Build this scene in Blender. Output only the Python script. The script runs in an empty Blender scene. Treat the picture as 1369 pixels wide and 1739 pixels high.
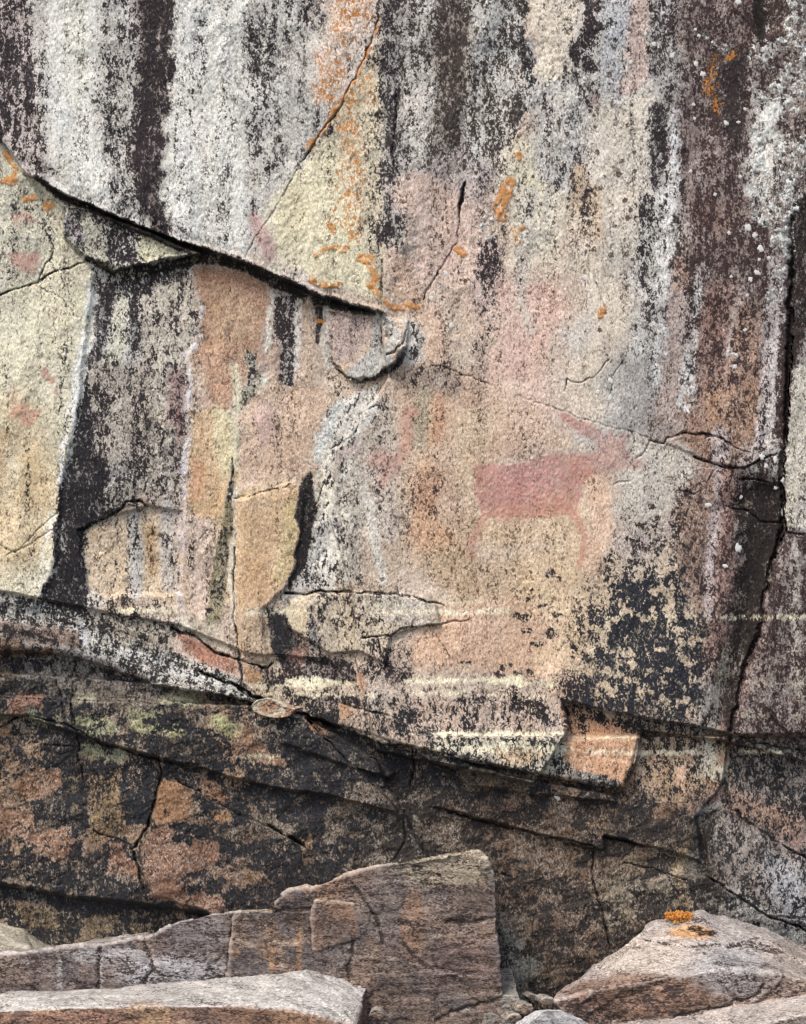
import bpy, math, random
import numpy as np
from math import radians
C = bpy.context.scene.collection
sc = bpy.context.scene

# ---------------------------------------------------------------- camera, sky, sun, exposure
DIST = 6.0          # camera to rock face, metres
PX = 0.002          # metres on the face per photo pixel
camd = bpy.data.cameras.new("camera"); cam = bpy.data.objects.new("camera", camd); C.objects.link(cam)
cam.location = (0, -DIST, 0); cam.rotation_euler = (radians(90), 0, 0)
camd.sensor_fit = 'VERTICAL'; camd.sensor_height = 24.0
camd.lens = 24.0*DIST/(1739*PX); camd.clip_end = 5000
sc.camera = cam
w = bpy.data.worlds.new("World"); sc.world = w; w.use_nodes = True
nt = w.node_tree; nt.nodes.clear()
SUN_EL, SUN_AZ = radians(52), radians(215)     # azimuth measured clockwise from +Y (the sun is behind and left of the viewer)
sky = nt.nodes.new("ShaderNodeTexSky"); sky.sky_type = 'NISHITA'; sky.sun_disc = False
sky.sun_elevation = SUN_EL; sky.sun_rotation = SUN_AZ
sky.air_density = 1.0; sky.dust_density = 4.0; sky.ozone_density = 1.0
bg = nt.nodes.new("ShaderNodeBackground"); bg.inputs[1].default_value = 0.13
out = nt.nodes.new("ShaderNodeOutputWorld")
nt.links.new(sky.outputs[0], bg.inputs[0]); nt.links.new(bg.outputs[0], out.inputs[0])
sd = bpy.data.lights.new("sun", 'SUN'); so = bpy.data.objects.new("sun", sd); C.objects.link(so)
sd.energy = 1.5; sd.angle = radians(22); sd.color = (1.0, 0.90, 0.79)
so.rotation_euler = (radians(90)-SUN_EL, 0, -SUN_AZ+math.pi)
so.location = (-2, -4, 6)
sc.view_settings.view_transform = 'Standard'; sc.view_settings.look = 'None'
sc.view_settings.gamma = 1.0; sc.view_settings.use_curve_mapping = False
sc.view_settings.exposure = 0.70

# ---------------------------------------------------------------- helpers
def tag(o, label=None, cat=None, group=None, kind=None):
    if label: o['label'] = label
    if cat: o['category'] = cat
    if group: o['group'] = group
    if kind: o['kind'] = kind
    return o
def lin(c):
    c = np.asarray(c, dtype=np.float64)/255.0
    return np.where(c <= 0.04045, c/12.92, ((c+0.055)/1.055)**2.4)
def sstep(a, b, x):
    t = np.clip((x-a)/(b-a), 0, 1); return t*t*(3-2*t)
def vnoise(x, y, seed):
    rs = np.random.RandomState(seed); n = 256
    g = rs.rand(n, n).astype(np.float32)
    xi = np.floor(x).astype(np.int64); yi = np.floor(y).astype(np.int64)
    fx = (x-xi).astype(np.float32); fy = (y-yi).astype(np.float32)
    fx = fx*fx*(3-2*fx); fy = fy*fy*(3-2*fy)
    x0 = xi % n; x1 = (xi+1) % n; y0 = yi % n; y1 = (yi+1) % n
    return (g[y0, x0]*(1-fx)+g[y0, x1]*fx)*(1-fy)+(g[y1, x0]*(1-fx)+g[y1, x1]*fx)*fy
def fbm(x, y, sx, sy, seed, octv=4, rough=0.5):
    r = 0; a = 1; t = 0
    for k in range(octv):
        r = r+a*vnoise(x/sx*2**k+13.7*k, y/sy*2**k+7.3*k, seed+k); t += a; a *= rough
    return r/t       # 0..1, mean 0.5

# ---------------------------------------------------------------- the rock face: a sheet of samples, finest where the face is seen
def axis(lo, hi, n_in, margin):
    mid = np.linspace(lo-24, hi+24, n_in)
    stp = mid[1]-mid[0]; e = [0]; s = stp
    while e[-1] < margin: s = min(s*1.05, 12); e.append(e[-1]+s)
    e = np.array(e[1:])
    return np.concatenate([(lo-24-e)[::-1], mid, hi+24+e])
UA = axis(0, 1369, 890, 900); VA = axis(0, 1739, 1120, 760)
VA = VA[VA < 2000]
U, V = np.meshgrid(UA, VA); H, W = U.shape
N1 = fbm(U, V, 26, 30, 11, 4)-.5; N2 = fbm(U, V, 26, 30, 31, 4)-.5      # edge wobble
N3 = fbm(U, V, 9, 12, 51, 3, .6)-.5; N4 = fbm(U, V, 9, 12, 61, 3, .6)-.5
def bbox(pts, pad):
    p = np.array(pts)[:, :2]
    i0 = np.searchsorted(VA, p[:, 1].min()-pad); i1 = np.searchsorted(VA, p[:, 1].max()+pad)
    j0 = np.searchsorted(UA, p[:, 0].min()-pad); j1 = np.searchsorted(UA, p[:, 0].max()+pad)
    return slice(i0, i1), slice(j0, j1)
def segdist(u, v, pts, closed):
    best = np.full(u.shape, 1e9); wid = np.zeros(u.shape)
    n = len(pts)
    for i in range(n if closed else n-1):
        a = pts[i]; b = pts[(i+1) % n]
        dx, dy = b[0]-a[0], b[1]-a[1]; L2 = dx*dx+dy*dy+1e-9
        t = np.clip(((u-a[0])*dx+(v-a[1])*dy)/L2, 0, 1)
        d = np.hypot(u-a[0]-t*dx, v-a[1]-t*dy)
        if not closed:
            wa = a[2] if len(a) > 2 else 0; wb = b[2] if len(b) > 2 else 0
            ww = wa+(wb-wa)*t; m = (d-ww) < (best-wid)
            wid = np.where(m, ww, wid); best = np.where(m, d, best)
        else: best = np.minimum(best, d)
    return best-wid
def P(pts, edge=3., warp=6., fine=2.5):
    """soft-edged polygon mask as (slices, values)"""
    if min(p[1] for p in pts) < 600 and edge >= 6: fine += 3; warp *= 1.3
    s = bbox(pts, abs(edge)*2+warp+fine+4)
    u = U[s]+N1[s]*warp*2+N3[s]*fine*2; v = V[s]+N2[s]*warp*2+N4[s]*fine*2
    d = segdist(u, v, pts, True); ins = np.zeros(u.shape, bool); n = len(pts)
    for i in range(n):
        x0, y0 = pts[i][:2]; x1, y1 = pts[(i+1) % n][:2]
        if y0 == y1: continue
        c = ((y0 > v) != (y1 > v)) & (u < (x1-x0)*(v-y0)/(y1-y0)+x0); ins ^= c
    sd_ = np.where(ins, d, -d)
    return s, sstep(-edge, edge, sd_)
def S(pts, wd=None, soft=6., warp=5., fine=2.):
    """stroke mask; points (x, y[, half width])"""
    pts = [(p[0], p[1], (p[2] if len(p) > 2 else wd)) for p in pts]
    mw = max(p[2] for p in pts)
    if min(p[1] for p in pts) < 600 and soft >= 6: fine += 3; warp *= 1.4
    s = bbox(pts, mw+soft+warp+fine+4)
    u = U[s]+N1[s]*warp*2+N3[s]*fine*2; v = V[s]+N2[s]*warp*2+N4[s]*fine*2
    d = segdist(u, v, pts, False)
    return s, 1-sstep(-soft*.5, soft, d)
def brk(m, sx=9, sy=16, lo=.35, hi=.55, seed=401):
    s, k = m; return s, k*sstep(lo, hi, fbm(U[s], V[s], sx, sy, seed, 4, .65))
PAL = dict(W=(206,207,203), G=(184,182,178), g=(152,148,146), C=(207,201,174), Y=(205,180,134), T=(186,163,136), O=(168,130,100),
           P=(192,171,154), p=(173,160,158), B=(138,102,80), b=(112,92,74), U=(128,104,98), K=(31,32,36), k=(38,33,36), N=(78,66,60),
           R=(120,84,70), M=(140,126,120), X=(22,20,18), H=(222,224,224), E=(226,221,192))
def col(c): return lin(PAL[c] if isinstance(c, str) else c)
def grid(rows, fn, step=100):
    a = np.array([[fn(ch) for ch in r] for r in rows], dtype=np.float64)
    if a.ndim == 2: a = a[..., None]
    x = np.clip((U+N1*90)/step, 0, a.shape[1]-1.001); y = np.clip((V+N2*90)/step, 0, a.shape[0]-1.001)
    xi = x.astype(int); yi = y.astype(int); fx = (x-xi)[..., None]; fy = (y-yi)[..., None]
    fx = fx*fx*(3-2*fx); fy = fy*fy*(3-2*fy)
    return (a[yi, xi]*(1-fx)+a[yi, xi+1]*fx)*(1-fy)+(a[yi+1, xi]*(1-fx)+a[yi+1, xi+1]*fx)*fy
LROWS = ["pWGWGGPpTPGpUGG", "pWGWGGPGTPGGUWW", "gWGWGGPGpPGGUWW", "GWGWGCCppCPGUWW", "GpGWPCCPPCPGUgg", "CWWPPpPPPPPGUgg", "CWGPOpTPPPGgUpg",
         "CWGPPTPPPPGgBpg", "YWgPYTpPPpPpBgg", "YCTPYTPTPPPpUgg", "YWTTTgTPTTTpUUg", "bgppPTPPPPTgUUU", "bbbbOTPPPPOUUUU", "ObObObbbbbOTBUU",
         "ObOObbbUBBBBUUU", "OOBOBBbbBBBTggg", "TTbbbbbbgBBBggg", "TTbbbbbbgBBBggg"]
CROWS = ["61314625723687", "61612325643483", "61512324643382", "21511124433684", "13510112312575", "11531321421466", "11531233321365",
         "11631122211345", "02630222112357", "08320421113658", "18423431236766", "77643532126766", "88776742346666", "68867888784456",
         "46668888876655", "56438868887565", "56777777677666", "56777777677666"]
Lc = grid(LROWS, col)
cov = grid(CROWS, lambda c: 0.07*int(c))[..., 0]
Dc = np.zeros((H, W, 3)); Dc[:] = col('k')
orange = np.zeros((H, W)); red = np.zeros((H, W)); white = np.zeros((H, W)); h = np.zeros((H, W))
def Lp(m, c, a=1.): s, k = m; k = (k*a)[..., None]; Lc[s] = Lc[s]*(1-k)+col(c)*k
def Dp(m, c, a=1.): s, k = m; k = (k*a)[..., None]; Dc[s] = Dc[s]*(1-k)+col(c)*k
def Cv(m, val, a=1.): s, k = m; cov[s] = cov[s]*(1-k*a)+val*k*a
def Or(m, a=1.): s, k = m; orange[s] = np.maximum(orange[s], k*a)
def Rd(m, a=1.): s, k = m; red[s] = np.maximum(red[s], k*a)
def Wh(m, a=1.): s, k = m; white[s] = np.maximum(white[s], k*a)
def Hs(m, a): s, k = m; h[s] += k*a
def Both(m, lc, cv, a=1.): Lp(m, lc, a); Cv(m, cv, a)
_cr = [0]
def crack(pts, wd=1.2, depth=.02, dark=.9, warp=3.):
    _cr[0] += 1; q = random.Random(_cr[0]); pp = []
    for a, b in zip(pts[:-1], pts[1:]):
        n = max(1, int(math.hypot(b[0]-a[0], b[1]-a[1])/9))
        for k in range(n): t = k/n; pp.append((a[0]+(b[0]-a[0])*t+q.uniform(-1.6, 1.6), a[1]+(b[1]-a[1])*t+q.uniform(-1.6, 1.6), wd*q.choice((.1, .35, .6, .8, 1.))))
    pp.append((*pts[-1][:2], 0)); pts = pp
    m = S(pts, wd, 1.5, 1.5, 2.); Hs(m, -depth); Cv(m, 1.0, dark); Dp(m, 'X', dark)

# --- dark colour by area
Dp(P([(-900,1000),(1369,1250),(2300,1250),(2300,2100),(-900,2100)], 40, 20), 'K')
Dp(P([(1130,-900),(2300,-900),(2300,1300),(1180,1240)], 40, 20), (50,38,38))
Dp(P([(690,-900),(900,-900),(880,300),(700,330)], 30, 15), (54,48,45))

# --- upper slab, left to right
Both(P([(-900,-900),(75,-900),(60,0),(50,60),(62,105),(66,190),(84,300),(40,290),(0,235),(-900,60)], 14, 12), 'p', .62)
Cv(P([(-5,90),(30,60),(50,105),(70,110),(66,150),(55,190),(30,260),(10,215),(-20,150)], 8, 8), .86)
Cv(P([(40,105),(72,105),(68,150),(50,195),(36,160)], 4, 5), 1.0)
Both(P([(-20,15),(40,18),(45,60),(0,62),(-60,50)], 10, 8), 'p', .42)
Both(S([(60,-40,14),(65,60,12),(78,140,12),(76,220,10)], None, 10), 'G', .28)
Both(P([(84,-900),(180,-900),(175,60),(165,160),(170,260),(200,360),(110,320),(84,240),(92,130)], 16, 10), 'W', .13)
Lp(S([(128,-200,16),(128,120,16),(120,180,10)], None, 14), (216,215,203), .7)
Both(S([(196,-900,26),(196,60,26),(190,160,24),(198,230,14),(215,330,12)], None, 22), 'G', .45)
Both(S([(258,-900,36),(262,60,32),(262,150,24),(252,220,24),(250,280,24),(256,340,17),(270,396,10)], None, 14, 8), 'M', .86)
Cv(S([(262,-100,26),(268,90,22),(262,150,16)], None, 12, 8), .97)
Both(P([(300,-900),(420,-900),(418,60),(410,200),(420,330),(425,440),(340,415),(285,385),(290,250),(296,100)], 12, 8), 'W', .15)
Lp(S([(310,-100,10),(312,100,10),(316,380,16)], None, 14), (214,217,216), .8)
crack([(320,180),(328,210),(333,240)], .7, .004, .6)
Both(S([(455,-900,40),(470,0,40),(448,90,26),(452,180,26),(462,250,28),(452,300,16)], None, 20), 'G', .43)
Cv(S([(432,40,6),(440,110,10),(456,160,10)], None, 14), .58)
Cv(S([(470,215,9),(485,255,10),(462,285,10)], None, 12), .62)
Both(P([(498,40),(540,40),(545,150),(560,210),(500,300),(440,360),(432,430),(415,420),(425,330),(480,260)], 12, 8), 'G', .22)
Cv(P([(500,-20),(560,-20),(545,60),(520,50)], 12, 8), .6)
Both(P([(545,-900),(660,-900),(645,40),(600,140),(570,180),(535,170),(545,60)], 10, 8), (203,188,176), .17)
Both(P([(650,50),(672,60),(672,300),(655,420),(610,400),(618,280),(560,270),(530,262),(572,192),(605,140)], 8, 6), (192,180,152), .27)
Cv(P([(640,-200),(690,-100),(690,100),(660,120),(640,60)], 12, 8), .6)
Both(P([(530,262),(570,235),(585,330),(625,440),(645,505),(600,495),(540,480),(468,425),(470,360),(490,310)], 8, 6), (204,197,165), .07)
Both(P([(640,400),(660,500),(640,510),(625,420),(600,330),(620,300)], 10, 8), (186,176,150), .25)
Both(S([(432,370,9),(448,405,12),(460,432,10)], None, 8, 6), (186,162,155), .12); Rd(S([(432,370,8),(446,405,14),(462,432,10)], None, 8, 6, 3), .32)
Both(S([(680,-900,22),(668,60,18),(665,200,14),(672,320,22),(664,400,12)], None, 18), 'g', .6)
Cv(S([(668,380,10),(652,402,8)], None, 14), .7)
Both(P([(695,-900),(745,-900),(740,80),(745,170),(735,260),(705,300),(690,200),(700,90)], 12, 10), 'G', .42)
Both(S([(770,-900,30),(770,60,24),(765,150,18),(760,230,20),(735,280,18)], None, 16), 'g', .74)
Lp(S([(770,-900,30),(770,60,24),(765,150,18),(760,230,20)], None, 16), (128,116,104), .8)
Both(P([(795,-900),(880,-900),(890,60),(880,170),(860,250),(810,290),(780,230),(800,120)], 14, 10), 'G', .5)
Both(S([(740,290,14),(760,270,10),(800,280,10),(840,300,8)], None, 14), 'p', .5)
Both(S([(893,-900,18),(886,0,13),(880,50,10),(900,110,8),(902,145,10),(884,180,9),(862,215,5),(850,250,4)], None, 8, 6, 3), 'G', .82)
Both(P([(905,-900),(975,-900),(975,60),(965,110),(945,160),(920,140),(905,70)], 10, 8), (206,194,176), .15)
Both(P([(880,150),(960,130),(990,200),(1010,300),(950,330),(900,270),(905,190)], 16, 10), (186,184,182), .3)
Both(S([(1000,-900,18),(1004,0,15),(1002,50,15),(982,95,9),(1000,112,12)], None, 6, 8, 4), 'p', .93)
Cv(S([(985,130,10),(1000,160,10),(1008,185,5)], None, 10, 6), .6); Lp(S([(1010,165,8),(1012,185,6)], None, 8), (150,110,105), .6)
Both(P([(1024,-900),(1075,-900),(1070,60),(1050,90),(1060,170),(1040,180),(1020,120),(1022,50)], 8, 8), (184,185,188), .18)
Both(S([(1088,-300,14),(1084,60,12),(1082,130,16),(1060,150,10)], None, 12), (196,172,162), .2)
Both(P([(1010,180),(1105,160),(1100,330),(1085,430),(1040,460),(1000,380)], 16, 10), (198,190,178), .13)
Both(S([(1130,-900,22),(1128,40,20),(1126,80,20)], None, 12), 'g', .68)
Both(S([(1130,110,26),(1140,150,20)], None, 14), 'g', .48)
Both(S([(1116,190,16),(1118,240,15),(1116,320,10)], None, 7, 8, 4), 'g', .9)
Both(brk(S([(1148,190,8),(1150,250,8),(1146,320,7)], None, 7), 8, 22, .30, .52), (190,192,196), .2)
Both(P([(1160,-900),(1260,-900),(1335,-200),(1290,60),(1270,120),(1262,330),(1320,400),(1335,500),(1300,600),(1250,470),(1180,480),(1165,300),(1160,100)], 18, 12), 'U', .66)
Both(S([(1244,110,20),(1240,190,22),(1258,250,9)], None, 16), 'U', .93); Dp(S([(1244,110,24),(1240,190,26),(1258,250,12)], None, 16), (44,38,38))
Both(S([(1185,230,18),(1195,330,22)], None, 20), (136,112,104), .45)
Both(S([(1292,-900,26),(1290,20,10),(1294,70,6)], None, 6, 5, 3), 'N', 1.0); Dp(S([(1292,-900,26),(1290,70,8)], None, 10), 'X')
Lp(S([(1318,-200,18),(1322,55,14)], None, 8), (120,104,88)); Cv(S([(1318,-200,18),(1322,55,14)], None, 8), .6)
Both(S([(1196,350,20),(1215,380,22),(1258,360,14),(1262,345,10)], None, 16), (132,90,68), .6)
# right-hand streaks, middle
Both(S([(1100,350,12),(1098,440,14),(1104,490,7),(1108,560,8)], None, 10, 8, 4), 'G', .6)
Both(brk(S([(1132,330,12),(1128,430,14),(1122,490,10),(1122,560,10),(1118,640,8),(1105,660,6)], None, 8), 8, 22, .30, .52), (200,200,200), .2)
Both(S([(1085,560,10),(1082,600,12)], None, 12), 'G', .45)
Both(S([(1160,450,12),(1158,480,14)], None, 12), (160,128,112), .5)
Both(P([(1140,480),(1165,500),(1160,640),(1140,720),(1120,700),(1130,560)], 12, 8), (176,156,148), .36)
Both(brk(S([(1192,460,9),(1186,520,8),(1180,570,7),(1166,620,12),(1165,690,10)], None, 8), 8, 22, .30, .52), (198,196,197), .24)
Both(P([(1200,470),(1245,470),(1235,600),(1215,700),(1190,700),(1190,600)], 14, 8), (136,104,92), .58)
Both(S([(1255,500,5),(1246,560,5),(1238,600,6)], None, 8), 'p', .25)
Both(P([(1250,500),(1300,520),(1310,600),(1290,690),(1250,730),(1200,720),(1195,680),(1240,600)], 14, 10), (150,118,100), .48)
Both(P([(1195,660),(1300,650),(1295,745),(1240,760),(1195,735)], 12, 8), (158,120,94), .34)
Both(S([(1320,440,10),(1318,500,12),(1308,560,12),(1312,620,12),(1304,700,14),(1298,750,14)], None, 10), (186,180,182), .33)
Both(S([(1330,560,5),(1332,660,6),(1325,740,8)], None, 8, 5, 4), 'N', .85)  # shadow beside the pale pillar face, put into the colour
Both(P([(1345,330),(2300,300),(2300,560),(1369,560),(1345,640),(1332,700),(1335,520)], 6, 6), 'N', .84); Dp(P([(1345,330),(2300,300),(2300,560),(1369,560),(1345,640),(1332,700),(1335,520)], 6, 6), 'X', .7)  # shade inside the crevice, given as near-black colour
# pink centre
Both(S([(700,330,30),(760,360,34),(740,440,30),(690,480,26),(670,430,10)], None, 20), (199,172,158), .16)
Both(S([(680,450,14),(690,500,18),(730,540,16),(740,600,20)], None, 14), (196,164,140), .18)
Both(S([(828,425,16),(832,460,18),(826,500,14),(812,590,14)], None, 18), 'p', .52)
Both(P([(760,520),(830,540),(850,600),(800,640),(760,620)], 18, 10), (180,166,146), .3)
Both(P([(840,480),(940,470),(960,520),(900,640),(830,650),(860,560)], 20, 12), (203,166,150), .18)
Both(P([(870,330),(960,330),(940,420),(900,470),(870,400)], 18, 10), (204,196,178), .14)
Both(S([(985,290,10),(980,350,12),(1010,330,10),(1012,400,10)], None, 14), 'T', .38)
Both(S([(1000,440,24),(1040,520,26),(1020,600,22),(960,660,26),(1000,690,28)], None, 24), (200,188,172), .1)
Both(S([(900,330,6),(890,420,8),(880,520,8),(900,560,6)], None, 14), (190,184,172), .3)
# centre, around and below the painting
Both(P([(685,610),(760,620),(850,655),(870,720),(810,800),(800,960),(700,960),(640,820),(640,700)], 20, 12), (188,160,134), .26)
Both(S([(700,640,20),(760,650,22)], None, 16), (150,130,116), .45)
Both(S([(742,680,7),(736,740,8)], None, 22, 8, 6), (184,138,104), .25)
Both(S([(720,670,5),(712,750,7)], None, 18, 8, 6), (156,146,120), .42)
Lp(S([(722,790,10),(716,850,12),(720,900,20),(760,940,24)], None, 16), (199,152,112), .7)
Both(S([(730,820,20),(722,850,16)], None, 14), (176,132,98), .55)
Both(S([(645,700,20),(650,800,26),(655,900,20)], None, 20), (183,170,158), .42)
Both(P([(790,700),(880,680),(980,750),(930,765),(820,790),(790,860),(775,800)], 18, 10), (196,174,144), .22)
Lp(S([(840,900,30),(960,880,30),(960,960,34),(860,980,30)], None, 24), (204,176,138), .75); Cv(S([(840,900,30),(960,880,30),(960,960,34),(860,980,30)], None, 24), .12)
Both(S([(1010,820,14),(1020,900,18),(1000,960,14)], None, 14), (204,172,146), .1)
Both(P([(1070,740),(1170,760),(1180,800),(1140,880),(1070,900),(1040,860),(1050,800)], 16, 10), (186,178,168), .24)
Both(S([(760,960,30),(860,1010,30),(800,1040,24)], None, 24), (186,158,124), .28)
Both(P([(700,1050),(900,1010),(960,1090),(940,1160),(820,1140),(700,1130)], 18, 10), (198,162,134), .14)
Lp(S([(900,1000,24),(960,1040,30),(1000,1100,24),(930,1120,20)], None, 18), (212,184,146), .8)
# black stain at the lower right of the panel
st = [(1130,915),(1160,960),(1190,1020),(1200,1100),(1210,1180),(1190,1228),(1080,1215),(985,1200),(985,1140),(1000,1085),(1012,1015),(1040,975)]
Both(P(st, 44, 30, 8), (190,170,142), .74)
Cv(P([(1050,985),(1110,985),(1135,1040),(1120,1100),(1060,1110),(1020,1050)], 24, 20, 6), .97)
Cv(P([(1130,1080),(1180,1060),(1200,1160),(1180,1220),(1060,1205),(1040,1150)], 30, 20, 6), .92); Cv(P([(960,1165),(1100,1190),(1190,1200),(1190,1232),(1080,1218),(955,1192)], 14, 10, 6), .85)
Dp(P(st, 26, 16), (33,36,43))
for a in [(932,972,9),(946,980,6),(895,1018,5),(970,1015,5),(885,1045,14),(895,1070,10),(935,1075,12),(912,1092,10),(950,1045,6),(920,1030,5),(988,1030,6),(1036,955,8),
          (975,1100,7),(1040,938,5),(1070,915,5),(1085,890,7),(1095,930,7),(1075,955,8),(1110,900,6),(1120,880,6),(905,1000,4),(1000,1075,8),(1060,880,5),(1105,860,6),
          (792,1128,7),(852,1130,7),(862,1130,5),(848,1143,8),(880,1145,9),(900,1140,5)]:
    Both(S([(a[0]-a[2]*.5,a[1],a[2]*.5),(a[0]+a[2]*.5,a[1]+1,a[2]*.5)], None, 2.5, 6, 5), 'T', 1.); Dp(S([(a[0],a[1],a[2]*1.5)], None, 3), (33,35,41))
rs = random.Random(4)
for i in range(150):
    x = rs.uniform(860,1160); y = rs.uniform(880,1170)
    if (x-860)*.55+(y-880)*.6 < 150+rs.uniform(-60,60): continue
    r_ = rs.uniform(1.2,4.5); Both(S([(x,y,r_)], None, 2, 6, 4), 'T', 1.); Dp(S([(x,y,r_*2)], None, 3), (33,35,41))
# right-hand strip below the flakes
Both(P([(1150,830),(1200,820),(1215,1000),(1200,1080),(1160,1000),(1140,900)], 16, 10), (136,108,90), .62)
Both(S([(1222,740,12),(1225,850,8),(1206,960,10),(1210,1040,12)], None, 12), (168,154,154), .4)
Both(S([(1235,800,10),(1232,900,8),(1228,1000,10),(1215,1100,12)], None, 12), (146,112,102), .55)
Both(P([(1262,815),(1325,820),(1328,890),(1308,980),(1290,1060),(1262,1140),(1238,1140),(1245,1040),(1258,940),(1238,862)], 20, 12, 6), 'N', .93)  # shade where the panel turns into the crevice, painted dark
Dp(P([(1262,815),(1325,820),(1328,890),(1308,980),(1290,1060),(1262,1140),(1228,1240),(1238,1100),(1245,1040),(1258,940),(1238,862)], 8, 8), (30,26,25))
Both(S([(1235,1110,10),(1225,1180,12),(1205,1228,8)], None, 8), (134,128,112), .5); Both(S([(1252,1140,8),(1240,1200,10),(1236,1235,8)], None, 8), 'N', .85)
Both(P([(1350,620),(2300,540),(2300,900),(1369,900),(1330,905),(1334,760)], 5, 5), (190,185,172), .2)
Both(P([(1330,905),(2300,900),(2300,1300),(1260,1240),(1292,1080),(1312,980)], 8, 6), (130,118,116), .55)
Both(S([(1350,920,6),(1352,1080,6),(1355,1180,6)], None, 10), (168,158,150), .3)
# left panel
Both(P([(-900,235),(0,238),(38,290),(100,330),(112,400),(145,438),(160,470),(156,560),(134,690),(104,830),(100,900),(88,1000),(40,1018),(-900,960)], 4, 4), 'C', .1)
Both(P([(-10,270),(30,290),(70,330),(95,400),(60,470),(-10,500)], 14, 8), (186,184,166), .24)
Lp(S([(30,700,20),(70,820,30),(20,900,60),(-60,820,60)], None, 40), 'Y', .8)
Lp(S([(50,780,10),(60,840,16)], None, 24), (206,174,118), .6)
Lp(S([(5,740,8),(3,800,6)], None, 10), (180,140,90), .6)
Lp(P([(92,870),(60,900),(20,930),(-900,1000),(-900,930),(40,880)], 18, 8), (212,190,150), .7)
Both(brk(S([(158,480,7),(150,540,6),(134,640,9),(122,720,12),(108,790,8),(102,840,5)], None, 6, 5), 8, 22, .30, .52), (224,224,218), .1)
Both(brk(S([(88,880,9),(84,940,10),(70,1000,9),(50,1020,6)], None, 8, 5), 8, 22, .30, .52), (222,216,196), .06)
Both(S([(150,400,12),(128,380,14),(118,350,10)], None, 8), (150,145,150), .5)
# wedge block under the overhang
wedge = [(106,340),(200,372),(330,425),(345,432),(300,436),(230,452),(190,462),(150,440),(108,402)]
Both(P(wedge, 5, 5), (178,176,160), .45)
Both(P([(180,362),(240,385),(232,450),(195,455),(175,420)], 8, 8), 'G', .84)
Both(P([(230,398),(318,425),(240,445)], 6, 5), (205,203,170), .18)
Both(S([(120,375,10),(135,400,8)], None, 8), (165,160,165), .5)
band1 = [(60,300,3),(110,338,5),(180,364,7),(240,392,6),(330,424,8),(400,446,9),(470,478,11),(540,508,10),(600,524,8),(645,532,5)]
Both(S(band1, None, 4, 3, 2), 'N', .92); Dp(S(band1, None, 6, 3), 'X')
Both(S([(148,442,4),(210,466,9),(270,456,8),(330,440,8),(380,440,6)], None, 4, 4, 3), (104,96,78), .85); Dp(S([(148,442,6),(210,466,12),(330,440,10)], None, 6, 3), 'X')  # second stroke: black shadow of the step below the wedge, painted on
# black run below the wedge
Both(P([(165,470),(320,455),(290,500),(240,500),(235,560),(215,540),(200,500),(185,560),(160,600),(160,520)], 10, 8), (176,170,160), .8)
Both(S([(183,500,7),(170,560,9),(160,620,8)], None, 9, 6, 3), 'g', .85)
Both(S([(222,500,9),(228,550,8),(230,600,7)], None, 9, 6, 3), 'G', .8)
Both(S([(205,510,6),(200,580,12),(180,640,14)], None, 12), (205,200,178), .28)
Both(P([(240,500),(330,460),(335,560),(315,640),(320,760),(250,760),(240,620)], 14, 8), (190,182,168), .34)
Both(P([(160,620),(250,620),(260,720),(230,790),(150,800),(135,720)], 14, 8), (170,160,148), .52)
Both(S([(300,640,12),(296,720,12),(300,800,8)], None, 12), (160,132,128), .42)
Both(S([(150,700,9),(146,780,8),(135,820,8)], None, 8), 'g', .84)
bk = [(150,640),(160,760),(185,800),(178,840),(205,865),(150,895),(140,920),(146,1040),(110,1060),(68,1040),(70,1000),(96,975),(92,900),(104,840),(118,780),(136,690)]
Both(P(bk, 5, 6, 3), 'g', .95); Dp(P(bk, 8, 6), (31,30,33))
Cv(S([(150,815,3),(160,825,3)], None, 5), .55); Cv(S([(105,925,6),(108,935,5)], None, 4, 6, 4), .35)
Both(S([(205,700,20),(220,770,20),(250,820,10)], None, 18), (170,160,148), .5)
Both(P([(176,838),(200,810),(228,812),(232,850),(205,862),(180,870)], 3, 4), (158,152,140), .42)
Both(P([(232,720),(300,720),(300,820),(270,850),(235,830)], 12, 8), (178,170,158), .42)
Both(P([(145,900),(210,878),(260,860),(300,900),(305,1010),(200,1020),(150,1000)], 10, 8), (202,180,150), .2)
Both(S([(228,880,10),(232,950,10),(228,1010,8)], None, 10), (190,186,180), .2)
Both(S([(255,900,8),(260,970,8)], None, 10), (186,152,106), .3)
Both(S([(285,850,8),(285,950,10),(290,1000,8)], None, 10), (186,178,170), .3)
Cv(S([(205,1020,8),(228,1025,6)], None, 5, 6, 5), .85); Cv(S([(180,1040,20),(260,1035,14),(290,1045,12)], None, 14, 8, 5), .5)
# white vein and the tan bays
Both(P([(326,458),(350,448),(400,460),(455,480),(458,520),(445,560),(440,590),(415,600),(395,650),(388,700),(360,690),(350,620),(335,540)], 5, 5), 'O', .06)
Lp(P([(330,452),(400,460),(455,482),(455,520),(400,490),(340,480)], 10, 5), (164,116,84), .75)
Lp(P([(350,500),(440,530),(430,570),(400,590),(356,560)], 16, 6), (178,146,112), .7)
Lp(P([(345,580),(400,590),(385,680),(355,660)], 12, 6), (186,144,112), .8)
Both(brk(S([(330,480,3),(340,520,3),(330,560,3),(340,585,5),(318,600,3),(324,640,4),(318,700,4),(322,740,5),(312,790,5),(314,830,4)], None, 5, 8, 4), 8, 22, .30, .52), (205,200,206), .05)
Both(brk(S([(312,830,5),(308,900,4),(306,1000,4),(312,1050,4)], None, 6, 6, 3), 8, 22, .30, .52), (200,188,190), .15)
Both(P([(325,700),(360,690),(392,720),(395,780),(380,860),(345,900),(322,860),(320,780)], 8, 5), (200,164,118), .07)
Lp(P([(358,690),(395,700),(400,780),(380,820),(365,760)], 10, 6), (214,202,154), .8)
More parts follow.
